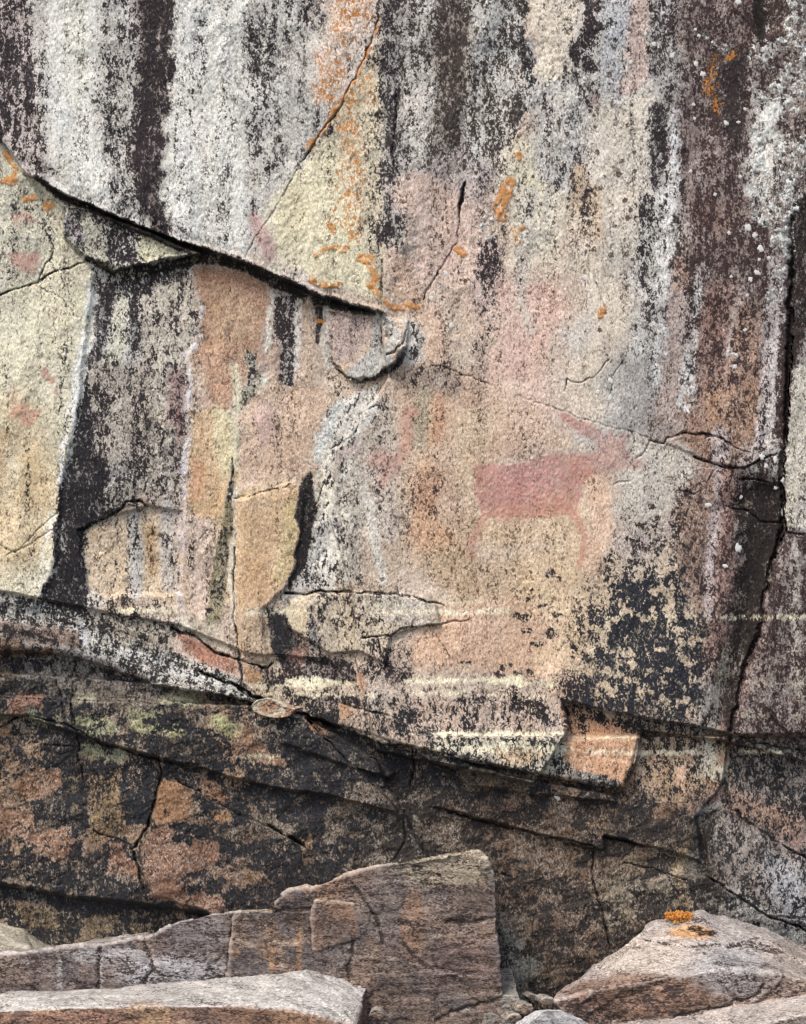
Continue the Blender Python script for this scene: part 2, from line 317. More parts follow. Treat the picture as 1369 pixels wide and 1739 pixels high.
Lp(S([(335,790,10),(332,840,8)], None, 10), (196,138,96), .7)
Both(P([(322,880),(360,880),(362,1000),(350,1060),(318,1060),(316,950)], 10, 6), (202,178,160), .14)
Rd(S([(350,680,5),(352,690,4)], None, 5, 6, 5), .35); Rd(S([(379,704,4)], None, 4, 3, 2), .5)
Rd(S([(304,700,4),(302,740,5)], None, 8), .3)
# grey olive seams
Both(S([(425,605,8),(434,640,9),(424,665,10),(408,690,5)], None, 7, 5, 3), (150,146,130), .4); Cv(S([(430,625,6),(430,648,7)], None, 6), .6)
Lp(S([(395,620,6),(405,680,6),(400,720,4),(400,790,5)], None, 7), (200,196,166), .8)
Both(S([(450,640,3),(450,670,4),(435,690,3)], None, 4), (205,202,190), .05)
seam = [(396,800,2),(392,850,5),(386,890,9),(378,950,12),(368,1010,12),(362,1060,10)]
Both(S(seam, None, 5, 4, 3), (134,124,92), .42)
Both(S([(394,820,2),(392,846,3.5)], None, 3), 'g', .9)
Both(S([(402,830,3),(401,900,4),(396,960,5),(396,1060,5)], None, 5), (200,190,170), .1)
Both(P([(402,850),(490,820),(510,830),(512,900),(495,980),(450,1030),(400,1040),(402,940)], 5, 4), (190,158,118), .07)
Lp(S([(495,860,8),(490,930,9),(475,980,8)], None, 12), (180,166,106), .6); Lp(S([(430,960,20),(430,1000,16)], None, 16), (178,140,98), .6)
Both(P([(405,700),(470,640),(560,660),(545,700),(525,800),(480,815),(405,835)], 8, 5), (192,164,140), .1)
Lp(S([(450,700,14),(450,740,12)], None, 16), (192,158,154), .6); Rd(S([(438,740,5),(450,700,5)], None, 10), .12)
Both(P([(465,500),(500,510),(502,560),(498,640),(470,650),(480,590),(466,560)], 4, 5, 3), (156,146,142), .66); Cv(P([(466,500),(492,505),(498,590),(485,590),(466,550)], 4, 5), .8)
Both(P([(478,590),(500,595),(500,650),(480,655)], 5, 5, 3), 'g', .68)
Both(brk(S([(460,500,4),(458,560,4),(452,600,3)], None, 4), 8, 22, .30, .52), (196,194,184), .1); Both(S([(510,510,4),(506,580,4),(508,640,4)], None, 5), (198,192,184), .12)
Both(S([(524,515,8),(525,560,9),(522,640,14)], None, 8), (184,160,138), .2)
Both(S([(541,525,5),(542,550,4),(540,580,2.5)], None, 3, 3), 'N', 1.); Or(S([(538,546,2),(548,546,2)], None, 3, 2), .95)
Both(S([(555,525,5),(553,570,5),(560,620,5)], None, 5), (186,182,176), .15)
# curved chip below the end of the overhang
Both(P([(556,528),(636,538),(632,570),(600,615),(572,620),(560,580)], 4, 4), (168,146,138), .18)
Both(P([(636,530),(648,530),(650,590),(668,600),(660,640),(600,646),(590,630),(630,590),(632,560)], 4, 4), (172,172,170), .18)
Both(S([(655,545,6),(672,570,8),(660,598,5)], None, 5), (184,182,176), .3)
Both(P([(690,540),(720,560),(715,610),(690,625),(680,600)], 10, 6), (178,174,168), .42)
crack([(560,600),(572,628),(590,640),(612,648)], 1.2, .012, .8)
Both(S([(612,648,1),(645,638,4),(676,618,4),(686,600,1)], None, 3, 3), 'N', 1.); Dp(S([(612,648,3),(645,638,6),(676,618,5)], None, 3), 'X')  # shading under the curved lip, drawn as a near-black stroke
crack([(658,602),(670,598),(684,585),(690,560)], 1.2, .015, .8)
crack([(648,530),(650,590)], .8, .01, .6)
Cv(S([(575,660,6),(572,670,8)], None, 6), .6)
# white vein right of the middle
Both(P([(556,690),(575,680),(640,650),(640,700),(600,750),(575,760),(568,800),(540,790),(545,740)], 7, 6), (194,192,188), .28)
Wh(S([(572,690,7),(563,720,6),(546,760,5),(538,780,6),(540,740,5)], None, 5, 6, 6), .85)
for q in [[(552,770,6),(556,800,9),(558,840,10),(550,875,8)], [(536,830,4),(540,846,7)], [(532,880,5),(528,905,7)], [(545,892,5),(530,950,4)], [(575,910,5),(572,925,3)], [(545,945,12),(555,935,10)], [(525,975,6),(535,965,6)], [(565,970,7),(562,1000,6)]]:
    m = S(q, None, 3, 5, 5); Both(m, (206,202,188), .08)
Both(P([(528,800),(536,850),(540,870),(528,900),(520,960),(498,990),(488,1000),(500,960),(510,900),(500,880),(512,820)], 3, 4, 2), 'N', 1.); Dp(P([(528,790),(545,850),(540,870),(528,900),(520,960),(498,990),(480,1010),(500,960),(510,900),(500,880),(512,820)], 5, 4), (28,27,28))
Both(P([(540,880),(590,880),(590,950),(560,1000),(500,1000),(515,960)], 8, 6), (186,184,180), .45)
Both(P([(566,790),(610,770),(620,880),(610,990),(575,990),(572,880)], 12, 6), (176,168,156), .32)
Both(S([(618,830,5),(630,880,8),(642,940,6),(650,990,5)], None, 8, 6), (202,196,186), .2)
rs = random.Random(8)
for i in range(70):
    t = rs.random(); y = 670+t*330; x = 620-60*min(1, t*2.4)+rs.uniform(-28, 28)+(10 if t > .5 else 0); a = rs.uniform(3, 12)
    Both(S([(x+a*.3, y-a, rs.uniform(.6, 2.6)), (x-a*.2, y+a, rs.uniform(.4, 3))], None, 2.5, 4, 5), (206,204,196), .03, .9)
for i in range(40):
    t = rs.random(); y = 650+t*350; x = 618-60*min(1, t*2.4)+rs.uniform(-30, 30); a = rs.uniform(2, 9)
    Cv(S([(x+a*.3, y-a, rs.uniform(.3, 1.6)), (x-a*.2, y+a, rs.uniform(.3, 2.2))], None, 2, 4, 5), 1., .85)
Rd(S([(650,780,16),(670,790,10),(650,810,8)], None, 14, 10, 6), .62); Rd(S([(697,700,8),(693,740,8),(680,780,7)], None, 12, 8, 6), .6); Rd(S([(900,700,20),(870,740,16),(730,850,8)], None, 30, 10, 6), .12)
# cream flake slab and its surround
flake = [(484,1050),(494,1022),(540,1006),(640,1006),(720,1015),(740,1026),(750,1060),(690,1070),(665,1080),(655,1130),(610,1105),(560,1110),(520,1085),(490,1068)]
Both(P(flake, 5, 5), (190,176,154), .3)
Both(P([(486,1048),(496,1022),(534,1008),(520,1040),(530,1080),(500,1070)], 5, 4), (202,184,152), .06)
Both(S([(528,1060,6),(535,1095,10)], None, 8), 'g', .6)
Both(S([(665,1030,20),(710,1040,20)], None, 14), (192,182,170), .22)
Both(P([(450,1035),(485,1045),(492,1075),(530,1110),(490,1140),(460,1110)], 5, 6, 4), 'N', .9); Dp(P([(450,1035),(485,1045),(492,1075),(530,1110),(490,1140),(460,1110)], 8, 6), 'K')
Both(P([(500,1100),(520,1095),(520,1130),(500,1150),(480,1150),(486,1120)], 6, 5), (140,98,84), .25)
Both(P([(520,1110),(560,1115),(600,1120),(605,1160),(510,1160)], 6, 6, 5), 'M', .84)
Both(P([(400,1040),(455,1045),(460,1110),(450,1125),(400,1115)], 6, 5), (184,158,128), .16)
Both(P([(315,1045),(362,1060),(398,1110),(380,1108),(330,1085),(290,1062)], 5, 5), (186,172,152), .16)
Both(P([(288,1050),(310,1048),(326,1065),(300,1066)], 3, 3), (214,206,186), .03)
rust = [(290,1068),(330,1085),(372,1108),(402,1122),(405,1140),(370,1140),(330,1120)]
Both(P([(286,1064),(330,1084),(372,1106),(406,1124),(412,1162),(370,1158),(320,1135),(288,1105)], 5, 4), (196,170,152), .12); Lp(P(rust, 5, 4), (160,106,80), .95)
Both(P([(412,1128),(445,1140),(435,1165),(415,1160)], 4, 4), (178,138,98), .1)
Cv(P([(445,1130),(500,1130),(560,1150),(520,1165),(450,1165)], 6, 6, 4), .85)
Both(P([(600,1110),(700,1100),(705,1160),(650,1160),(612,1165)], 8, 8), (180,160,144), .4); Cv(S([(655,1110,6),(662,1140,5),(630,1140,8)], None, 6, 5, 5), .85)
Both(P([(600,1150),(615,1140),(625,1165),(615,1180)], 3, 4), (170,128,100), .1)
Cv(P([(470,1175),(600,1180),(620,1200),(575,1215),(560,1230),(500,1200)], 6, 6, 4), .88)
Both(P([(615,1180),(690,1180),(720,1270),(640,1262)], 12, 8), (176,158,142), .42)
Both(P([(574,1190),(600,1196),(660,1215),(690,1240),(700,1262),(640,1255),(578,1228)], 4, 4), (172,150,132), .36); Lp(P([(574,1190),(605,1198),(600,1215),(578,1228)], 4, 3), (180,134,94), .9); Cv(P([(574,1190),(600,1196),(592,1212),(578,1226)], 3, 3), .04)
Both(P([(690,1170),(960,1190),(960,1260),(700,1235)], 16, 8), (190,166,150), .34)
Cv(S([(790,1190,8),(800,1225,10)], None, 8, 8, 6), .75); Cv(S([(880,1195,14),(920,1215,14),(860,1180,12)], None, 14, 8, 6), .68)
Cv(S([(690,1220,12),(680,1236,10)], None, 10, 8, 5), .8)
Both(P([(720,1245),(980,1250),(1000,1300),(960,1320),(850,1300),(740,1280)], 10, 8, 4), (188,178,158), .6)
Both(P([(825,1265),(930,1275),(900,1300),(850,1295)], 8, 8, 5), (204,176,140), .3)
# orange-tan recess plate
Both(P([(950,1195),(1085,1240),(1078,1290),(1060,1335),(1000,1330),(960,1290),(960,1240)], 5, 5, 3), (190,142,102), .12)
Cv(P([(955,1195),(1000,1215),(990,1260),(960,1240)], 6, 6, 5), .6); Cv(S([(990,1215,5),(1090,1240,7)], None, 5, 6, 6), .85)
for a in [(1026,1232,6),(1030,1250,4),(1036,1266,5),(1004,1294,7),(1024,1262,4),(1012,1263,4)]: Cv(S([(a[0],a[1],a[2])], None, 3, 5, 4), 1.)
Both(P([(950,1310),(1000,1312),(1070,1328),(1050,1343),(1000,1338)], 5, 5, 4), (140,134,128), .5)
# bottom edge strip of the black panel
Both(S([(960,1192,3),(1100,1224,3),(1200,1236,3)], None, 5), (140,134,134), .5)
Both(P([(1190,1160),(1225,1160),(1215,1238),(1185,1232)], 8, 6), (160,150,140), .45)
# area right of the plate
Both(P([(1088,1240),(1240,1250),(1230,1330),(1150,1380),(1085,1340)], 12, 8), (166,136,104), .48)
Both(S([(1200,1270,10),(1195,1310,9),(1235,1310,12)], None, 10, 8, 5), (196,186,164), .3)
Both(P([(1148,1305),(1170,1305),(1160,1345),(1148,1335)], 5, 5, 4), (196,154,124), .08)
Both(P([(1240,1250),(2300,1270),(2300,1400),(1360,1400),(1240,1360)], 12, 8), (120,108,100), .6)
Both(S([(1250,1360,16),(1300,1380,20),(1340,1400,16)], None, 14), (152,118,98), .45)
Both(P([(1090,1365),(1160,1365),(1150,1420),(1085,1410)], 8, 5), (146,100,70), .3)
Both(P([(1030,1360),(1085,1365),(1080,1420),(1030,1430)], 8, 6), (96,90,88), .65)
# bottom lip of the left panel
lip = [(-900,985),(0,1004),(60,1022),(130,1040),(230,1060),(300,1110),(400,1150),(420,1170),(440,1190),(380,1186),(280,1165),(200,1130),(130,1096),(60,1085),(-900,1060)]
Both(P(lip, 5, 4, 2), (176,172,164), .66); Dp(P(lip, 6), (34,33,35))
Both(P([(-900,1040),(0,1052),(60,1062),(100,1062),(140,1072),(138,1100),(60,1092),(0,1082),(-900,1070)], 6, 5), (128,104,90), .35)
Both(P([(-900,1075),(0,1085),(60,1100),(95,1098),(90,1115),(-900,1112)], 6, 5), (122,88,58), .55)
Cv(S([(0,1068,3),(60,1076,4),(90,1088,5)], None, 5, 5, 4), .9)
for y0, a in [(0, .5), (9, .35), (20, .5)]:
    Both(S([(10,1014+y0,1),(80,1030+y0,1.5),(130,1046+y0,1.5)], None, 3, 5, 3), (196,196,194), .3, .8)
for q in [[(180,1100,2),(260,1120,4),(330,1148,4)], [(280,1140,2),(330,1150,6),(400,1168,5)], [(215,1085,3),(290,1115,3)]]:
    Both(S(q, None, 5, 6, 5), (184,184,182), .42)
Both(P([(136,1056),(146,1060),(145,1100),(134,1085)], 3, 3), (186,184,190), .3)
Both(P([(150,1040),(300,1050),(290,1110),(240,1100),(150,1060)], 12, 8, 5), (166,156,140), .6)
# lower wall: patches of bare rock between black crust
LOW = P([(-900,1120),(130,1122),(270,1168),(420,1190),(575,1232),(640,1265),(850,1305),(1045,1345),(1090,1345),(1180,1385),(1205,1490),(1300,1555),(3000,1660),(3000,2100),(-900,2100)], 6, 6)
Cv(LOW, .8, .75)
ex = np.zeros((H, W))
def bare(pts, c, cv=.12, fine=6): m = P(pts, 3, 8, fine); Both(m, c, cv); ex[m[0]] = np.maximum(ex[m[0]], m[1]*.6)
bare([(18,1190),(40,1172),(80,1178),(66,1215),(20,1216)], (150,104,80))
bare([(0,1225),(22,1232),(20,1248),(0,1250)], (150,106,70))
bare([(60,1305),(100,1303),(104,1330),(75,1360),(40,1350),(20,1330)], (156,108,74))
bare([(-60,1370),(0,1372),(55,1380),(60,1420),(120,1400),(130,1440),(100,1470),(60,1440),(30,1420),(-80,1420)], (158,112,80), .18)
bare([(40,1270),(70,1260),(72,1290),(50,1290)], (150,116,80), .3)
bare([(150,1320),(195,1310),(215,1360),(215,1420),(160,1430),(150,1380)], (160,126,84), .42)
bare([(185,1430),(215,1440),(235,1480),(240,1500),(180,1500)], (152,104,76), .2)
bare([(275,1320),(305,1330),(325,1345),(325,1375),(310,1400),(262,1400),(258,1365)], (158,110,68), .12)
bare([(345,1320),(380,1335),(390,1360),(370,1370),(350,1360)], (158,108,64), .2)
bare([(255,1405),(300,1400),(300,1425),(370,1430),(372,1460),(330,1480),(300,1500),(380,1530),(372,1552),(270,1530),(245,1500),(240,1440)], (146,102,76), .1, 4)
bare([(210,1402),(248,1402),(245,1430),(220,1435)], (158,124,96), .15)
bare([(395,1245),(420,1230),(440,1260),(485,1290),(480,1302),(455,1295),(395,1290)], (160,112,78), .1, 5)
bare([(515,1222),(540,1222),(565,1245),(530,1245)], (172,122,84), .12)
bare([(355,1380),(385,1375),(392,1395),(370,1400)], (160,112,66), .15)
bare([(415,1480),(450,1480),(460,1500),(420,1500)], (150,112,74), .3)
bare([(510,1420),(530,1415),(535,1440),(515,1445)], (150,112,74), .3)
bare([(1080,1290),(1085,1350),(1010,1420),(990,1440),(1000,1390)], (140,104,72), .5)
Cv(P([(205,1312),(250,1305),(275,1320),(262,1370),(255,1400),(215,1402),(203,1360)], 3, 4), 1.); Dp(P([(205,1312),(250,1305),(275,1320),(262,1370),(255,1400),(215,1402),(203,1360)], 3, 4), (31,34,39))
_m = P([(205,1312),(250,1305),(275,1320),(262,1370),(255,1400),(215,1402),(203,1360)], 3, 4); ex[_m[0]] = np.maximum(ex[_m[0]], _m[1])
for a in [(300,1400,10),(310,1425,14),(330,1490,16),(332,1515,10),(345,1410,12)]: Cv(S([(a[0]-a[2]*.6,a[1],a[2]*.5),(a[0]+a[2]*.6,a[1],a[2]*.6)], None, 3, 6, 5), .97)
for q, c in [([(140,1225,8),(185,1235,12),(150,1240,6)], (178,176,128)), ([(230,1232,10),(300,1240,8)], (180,174,116)), ([(280,1190,5),(330,1190,5)], (190,184,140)), ([(370,1225,10),(395,1240,8)], (182,176,118)),
             ([(140,1270,8),(200,1285,8)], (160,158,124)), ([(135,1185,3),(155,1184,3)], (196,190,160)), ([(60,1215,8),(100,1225,8)], (140,136,104)), ([(230,1210,8),(270,1215,6)], (150,146,96))]:
    Both(S(q, None, 12, 10, 6), c, .38)
Both(P([(0,1480),(120,1470),(230,1490),(240,1515),(120,1520),(0,1500)], 8, 6), (132,112,94), .52)
Both(P([(0,1500),(100,1520),(240,1530),(370,1555),(330,1550),(240,1545),(150,1560),(60,1530),(0,1525)], 5, 5), 'X', .95)  # deep shadow of the undercut below the bottom lip, painted black
Both(P([(40,1540),(150,1560),(250,1550),(350,1560),(330,1590),(220,1610),(90,1612),(40,1580)], 8, 6), (132,106,74), .5)
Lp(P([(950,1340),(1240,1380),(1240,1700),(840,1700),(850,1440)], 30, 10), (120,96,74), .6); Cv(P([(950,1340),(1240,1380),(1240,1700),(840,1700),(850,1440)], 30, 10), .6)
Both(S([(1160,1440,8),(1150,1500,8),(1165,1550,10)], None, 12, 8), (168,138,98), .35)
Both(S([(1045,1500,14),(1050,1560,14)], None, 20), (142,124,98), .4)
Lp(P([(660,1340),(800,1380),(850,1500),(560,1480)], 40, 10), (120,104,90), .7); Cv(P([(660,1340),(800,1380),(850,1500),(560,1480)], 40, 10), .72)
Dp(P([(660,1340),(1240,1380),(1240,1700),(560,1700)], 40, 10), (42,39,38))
Both(P([(1225,1375),(1250,1385),(1369,1470),(1369,1565),(1290,1540),(1215,1470),(1205,1400)], 6, 5), (138,128,122), .5)
Both(P([(1300,1450),(1369,1480),(1369,1560),(1310,1540)], 16, 6), (160,160,166), .34)
Both(S([(1190,1380,4),(1225,1366,4)], None, 5), (160,158,154), .25)
Both(P([(1180,1385),(1225,1375),(1200,1440),(1210,1490),(1180,1480)], 8, 6), (96,90,84), .72)
Both(S([(860,1600,14),(900,1640,18),(880,1700,14)], None, 14, 8), (136,132,124), .42)
# tide lines
def tide(x0, x1, y, wd, a, tone=(226,219,186)):
    n = max(2, int((x1-x0)/30)); r = random.Random(int(x0+y))
    m = S([(x0+(x1-x0)*i/n, y+r.uniform(-1.5,1.5), wd*r.uniform(.1,1.4)) for i in range(n+1)], None, 5, 2, 4)
    m = brk((m[0], m[1]), 8, 40, .22, .48, int(y)); Both(m, tone, .1, min(1, a*1.05))
for t in [(200,300,1036,2.5,.8),(420,490,1040,2.5,.6),(640,860,1040,3,.8),(620,680,1028,3,.5),(410,500,1164,3,.7),(490,605,1161,8,.95),(430,640,1180,1.5,.7),(690,880,1156,6,.95),(880,940,1160,5,.6),
          (700,800,1177,3.5,.75),(830,930,1182,3,.6),(730,960,1246,3,.9),(790,970,1272,5,.8),(700,800,1268,3,.5),(825,900,1262,5,.7),(1230,1369,1049,2.5,.55),(1270,1369,1050,3,.5),(1000,1230,1048,1.5,.3),
          (1000,1180,1277,2.5,.8),(1255,1330,1276,2.5,.85),(960,1080,1252,1.5,.6),(400,480,1283,1.6,.85),(340,400,1285,1.2,.4),(340,370,1246,2,.5),(280,330,1190,5,.7),(1270,1369,1160,5,.25),(1250,1369,1215,5,.22),(700,860,1022,1.5,.3)]: tide(*t)
# orange growth (also built as raised crust below)
ORL = [("line", [(646,30,1.5),(615,110,2),(598,145,2.5),(572,188,3),(545,225,3.5),(524,252,4.5)], "long thin streak of orange lichen running down the slanting crack"),
       ("blob", [(868,308,6),(856,330,9),(848,352,10),(850,372,6)], "bright orange lichen patch in the middle of the upper face, just above a white crust"),
       ("blob", [(608,438,5),(628,442,8),(640,470,4),(632,485,7),(642,503,3)], "largest ragged orange lichen clump just above the right end of the overhang"),
       ("curl", [(534,434,3),(548,424,3),(560,420,3),(580,428,4),(588,420,3)], "curling orange lichen ring on the cream rock above the overhang"),
       ("curl", [(530,476,5),(540,480,4),(560,484,3),(578,484,4)], "orange lichen row along the bottom rim of the cream slab"),
       ("curl", [(654,514,3),(670,524,4),(692,520,4),(712,522,3)], "orange lichen streak at the very tip of the overhang"),
       ("blob", [(10,262,4),(26,290,5),(22,305,7),(4,308,4)], "orange lichen spots in the far left corner beneath the overhang"),
       ("blob", [(84,346,8),(78,352,5)], "round orange lichen tuft beside the wedge of rock"),
       ("blob", [(60,336,4),(40,340,4)], "pair of small orange lichen dots beneath the left end of the overhang"),
       ("blob", [(778,425,6),(786,432,5)], "small orange lichen patch beside the lower end of the slanting black crack"),
       ("blob", [(880,262,5),(882,270,4)], "small orange lichen dot high above the bright orange patch"),
       ("blob", [(1024,524,5),(1020,538,3)], "amber lichen spot on the pale pink rock above the animal painting"),
       ("blob", [(880,408,3),(872,390,3),(890,384,2)], "thin amber lichen thread beside the white crust"),
       ("blob", [(1060,608,4)], "tiny amber lichen dot at the upper end of a hairline crack"),
       ("blob", [(566,395,4),(560,382,3)], "small orange lichen flecks in the middle of the cream slab"),
       ]
for kind, q, _ in ORL: Or(S(q, None, 3.0, 4, 4), .95 if kind != "line" else .85)
Or(P([(560,-40),(635,-40),(630,30),(600,80),(575,90),(560,50)], 10, 8), .42); Or(P([(540,90),(590,80),(570,180),(530,175)], 10, 8), .4)
Or(P([(605,120),(640,120),(630,180),(600,200),(580,190)], 10, 8), .36); Or(S([(590,200,14),(598,300,18),(590,370,16),(600,400,10)], None, 12), .4)
Or(S([(1212,100,4),(1208,140,7),(1215,180,9)], None, 10, 8), .26); Or(S([(1232,100,3),(1246,92,4)], None, 4), .6); Or(S([(1228,380,10)], None, 10, 8), .35)
# white-blue crust in the upper right corner
WL = [(1340,-900),(2300,-900),(2300,330),(1372,330),(1350,350),(1352,430),(1330,440),(1310,410),(1275,380),(1262,345),(1300,345),(1330,310),(1305,250),(1330,180),(1290,165),(1260,95),(1285,65),(1310,80),(1335,40)]
Both(P(WL, 12, 14, 8), (122,108,102), .66)
Lp(P([(1160,-900),(1260,-900),(1335,-200),(1290,60),(1270,120),(1262,330),(1320,400),(1335,500),(1300,600),(1250,470),(1180,480),(1165,300),(1160,100)], 18, 12), (120,108,106), .6)
Lp(S([(800,400,40),(850,560,60),(900,700,60),(880,800,40)], None, 70, 10), (204,170,156), .45)
# hard cracks
crack([(-60,505),(0,500),(30,492),(62,478),(100,458),(130,450),(146,446)], 1.3, .012, .7)
crack([(62,478),(85,440),(92,420),(80,395),(75,370)], .9, .008, .5); crack([(60,485),(95,500),(120,525),(133,540)], .8, .006, .5)
crack([(672,118),(672,200),(666,260),(672,310)], 1.2, .01, .7)
crack([(645,30),(620,95),(598,140),(575,190),(545,225),(518,268)], 1.4, .014, .8)
crack([(518,268),(470,350),(455,375),(435,400),(416,440)], .8, .006, .5)
crack([(650,440),(650,505)], .8, .008, .6); crack([(790,310),(782,350),(780,365)], 3.0, .02, .95, 2); crack([(780,365),(776,410),(752,450),(725,495),(720,510)], 1.0, .008, .6)
crack([(735,620),(770,628),(810,645),(838,655)], .9, .006, .6); crack([(880,672),(960,700),(1020,720),(1080,735),(1110,748)], .7, .005, .35)
crack([(1104,748),(1115,752),(1130,755),(1132,745),(1150,738),(1195,738),(1225,745),(1250,760),(1275,768)], 1.7, .015, .85)
crack([(1104,748),(1095,765),(1080,778)], 1.0, .01, .5); crack([(1180,775),(1205,785),(1240,797),(1262,796),(1290,782),(1320,770)], 1.5, .018, .9)
crack([(1262,812),(1300,818),(1325,822)], 1.6, .015, .9); crack([(1230,860),(1270,868),(1290,885),(1328,890)], 1.4, .012, .8); crack([(1155,832),(1175,840),(1195,830),(1212,800)], 1.0, .008, .6)
crack([(1124,818),(1150,825)], .8, .006, .5); crack([(1040,822),(1072,818)], .8, .006, .5)
crack([(1035,610),(1010,640),(985,650),(962,645),(960,665)], 1.1, .008, .6); crack([(1060,610),(1042,640),(1038,670)], .8, .006, .5); crack([(1010,470),(1018,500),(1028,520)], .9, .006, .5)
crack([(772,950),(778,1000),(782,1010)], .8, .006, .6)
crack([(486,1008),(520,1010),(545,1004),(640,1008),(700,1012),(725,1022),(755,1028)], 1.8, .02, .9); crack([(615,1084),(665,1080),(680,1068),(740,1060),(800,1052)], 1.2, .012, .75)
crack([(740,1075),(762,1115),(768,1135)], .8, .006, .6)
crack([(402,848),(440,838),(500,822)], 1.0, .01, .6); crack([(396,780),(394,845)], 1.2, .012, .8); crack([(399,930),(396,1040),(405,1100),(412,1165)], 1.1, .012, .7)
crack([(132,900),(170,885),(200,870),(215,852),(240,852),(252,862)], 2.2, .02, .9)
crack([(340,915),(352,900)], 1.0, .006, .5); crack([(440,1005),(440,1010)], .5, .003, .3)
crack([(290,1066),(330,1080),(365,1108),(420,1125),(455,1135),(465,1125)], 2.0, .02, .9)
crack([(340,1140),(400,1165),(450,1190),(520,1215),(575,1235)], 2.2, .03, .95); crack([(400,1108),(408,1130),(412,1160)], 1.2, .012, .8)
crack([(575,1190),(620,1208),(660,1214)], 1.6, .015, .85)
crack([(640,1080),(655,1130),(660,1135)], 1.4, .01, .8)
crack([(640,690),(620,700),(612,715),(600,740)], 1.1, .01, .7); crack([(565,760),(590,745)], 2.0, .01, .8)
crack([(552,818),(543,850),(535,860)], 1.2, .01, .9)
# lower wall joints
crack([(-60,1268),(40,1215),(80,1222),(120,1235),(185,1268),(290,1295),(340,1300)], 1.4, .015, .8)
crack([(128,1125),(122,1200),(130,1235),(135,1290),(145,1330)], 1.2, .012, .8); crack([(85,1125),(104,1180),(112,1225)], 1.0, .01, .7); crack([(60,1262),(130,1270)], 1.2, .01, .8)
crack([(270,1285),(275,1320),(262,1365),(250,1405),(228,1440),(235,1480),(245,1510)], 1.6, .018, .85); crack([(300,1325),(340,1345),(400,1380),(440,1395),(500,1425),(530,1445),(600,1480)], 1.4, .014, .8)
crack([(160,1410),(200,1425),(225,1435)], 1.2, .01, .8); crack([(640,1262),(700,1268),(702,1300),(698,1340)], 1.6, .015, .85); crack([(730,1295),(800,1320),(812,1330)], 1.2, .01, .7)
crack([(685,1380),(688,1430),(670,1460)], 1.2, .01, .7); crack([(740,1370),(800,1390),(860,1405),(930,1420),(1000,1435),(1020,1445)], 1.6, .018, .85)
crack([(1005,1445),(1008,1500),(1025,1560),(1035,1610)], 1.6, .015, .85); crack([(1028,1440),(1025,1420),(1060,1428),(1100,1440)], 1.8, .02, .85)
crack([(1060,1465),(1110,1475),(1150,1490),(1170,1495)], 1.3, .012, .75); crack([(1240,1368),(1280,1405),(1320,1430),(1345,1445),(1400,1470)], 2.0, .02, .85)
crack([(1205,1490),(1250,1520),(1300,1555),(1350,1570),(1400,1600)], 1.8, .02, .85); crack([(1245,1245),(1290,1262),(1330,1270),(1400,1278)], 1.6, .012, .8)
crack([(1240,1245),(1240,1300),(1232,1350),(1240,1370)], 1.3, .01, .7); crack([(1075,1300),(1068,1320),(1058,1335)], 1.6, .015, .8)
crack([(1335,905),(1369,908)], 1.6, .015, .8); crack([(850,1485),(870,1490)], 1., .01, .7)
crack([(1002,1270),(1000,1340)], .4, .003, .3); crack([(960,1300),(935,1330)], .4, .003, .3)
crack([(0,925),(25,940),(60,905),(95,872)], .6, .006, .18); crack([(10,945),(50,925),(90,900)], .6, .006, .12)

# ---------------------------------------------------------------- relief of the face (metres towards the viewer)
Hs(P([(-2000,-2000),(3000,-2000),(3000,1260),(1245,1250),(1200,1236),(1100,1222),(955,1190),(968,1235),(935,1290),(905,1330),(760,1300),(640,1275),(602,1110),(600,1010),(560,880),(575,760),(650,660),(660,640),(652,595),(648,532),(600,521),(540,502),(520,492),(470,470),
      (412,445),(330,418),(240,386),(110,330),(40,292),(5,240),(-900,-60),(-2000,-60)], 1.8, 2, 1.5), .045)
G1 = P([(-2000,-2000),(1000,-2000),(860,0),(655,535),(520,495),(330,420),(110,332),(40,292),(5,240),(-900,-60),(-2000,-60)], 30, 4); Hs(G1, .024)
Hs(S(band1, None, 9, 3), .012)
Hs(P(wedge, 2.5, 3, 1), .035)
Hs(S([(148,436,4),(210,458,9),(270,450,8),(330,436,8)], None, 5, 3), .014)
Hs(P([(552,522),(648,530),(656,575),(690,585),(676,612),(648,630),(640,644),(612,640),(596,648),(580,628),(568,618),(566,596),(556,580)], 2.2, 4, 5), .026)
Hs(P([(655,540),(694,545),(690,590),(660,640),(640,640),(652,600)], 3, 3, 1), .014)
# everything above the bottom ledge stands proud of the lower wall
FACE = [(-2000,-2000),(3000,-2000),(3000,1380),(1500,1330),(1250,1262),(1090,1240),(1082,1290),(1062,1338),(1045,1342),(900,1312),(760,1287),(700,1268),(640,1262),(575,1232),(480,1205),(400,1186),(270,1165),(200,1140),(130,1116),(60,1108),(-2000,1100)]
Hs(P(FACE, 2.0, 2, 1.5), .06)
Hs(P([(-2000,-2000),(3000,-2000),(3000,1200),(1250,1248),(1200,1236),(1100,1222),(955,1190),(968,1235),(935,1290),(905,1330),(760,1300),(640,1275),(600,1160),(560,1120),(420,1110),(300,1060),(230,1050),(130,1030),(0,1003),(-2000,960)], 2.5, 2, 1), .022)
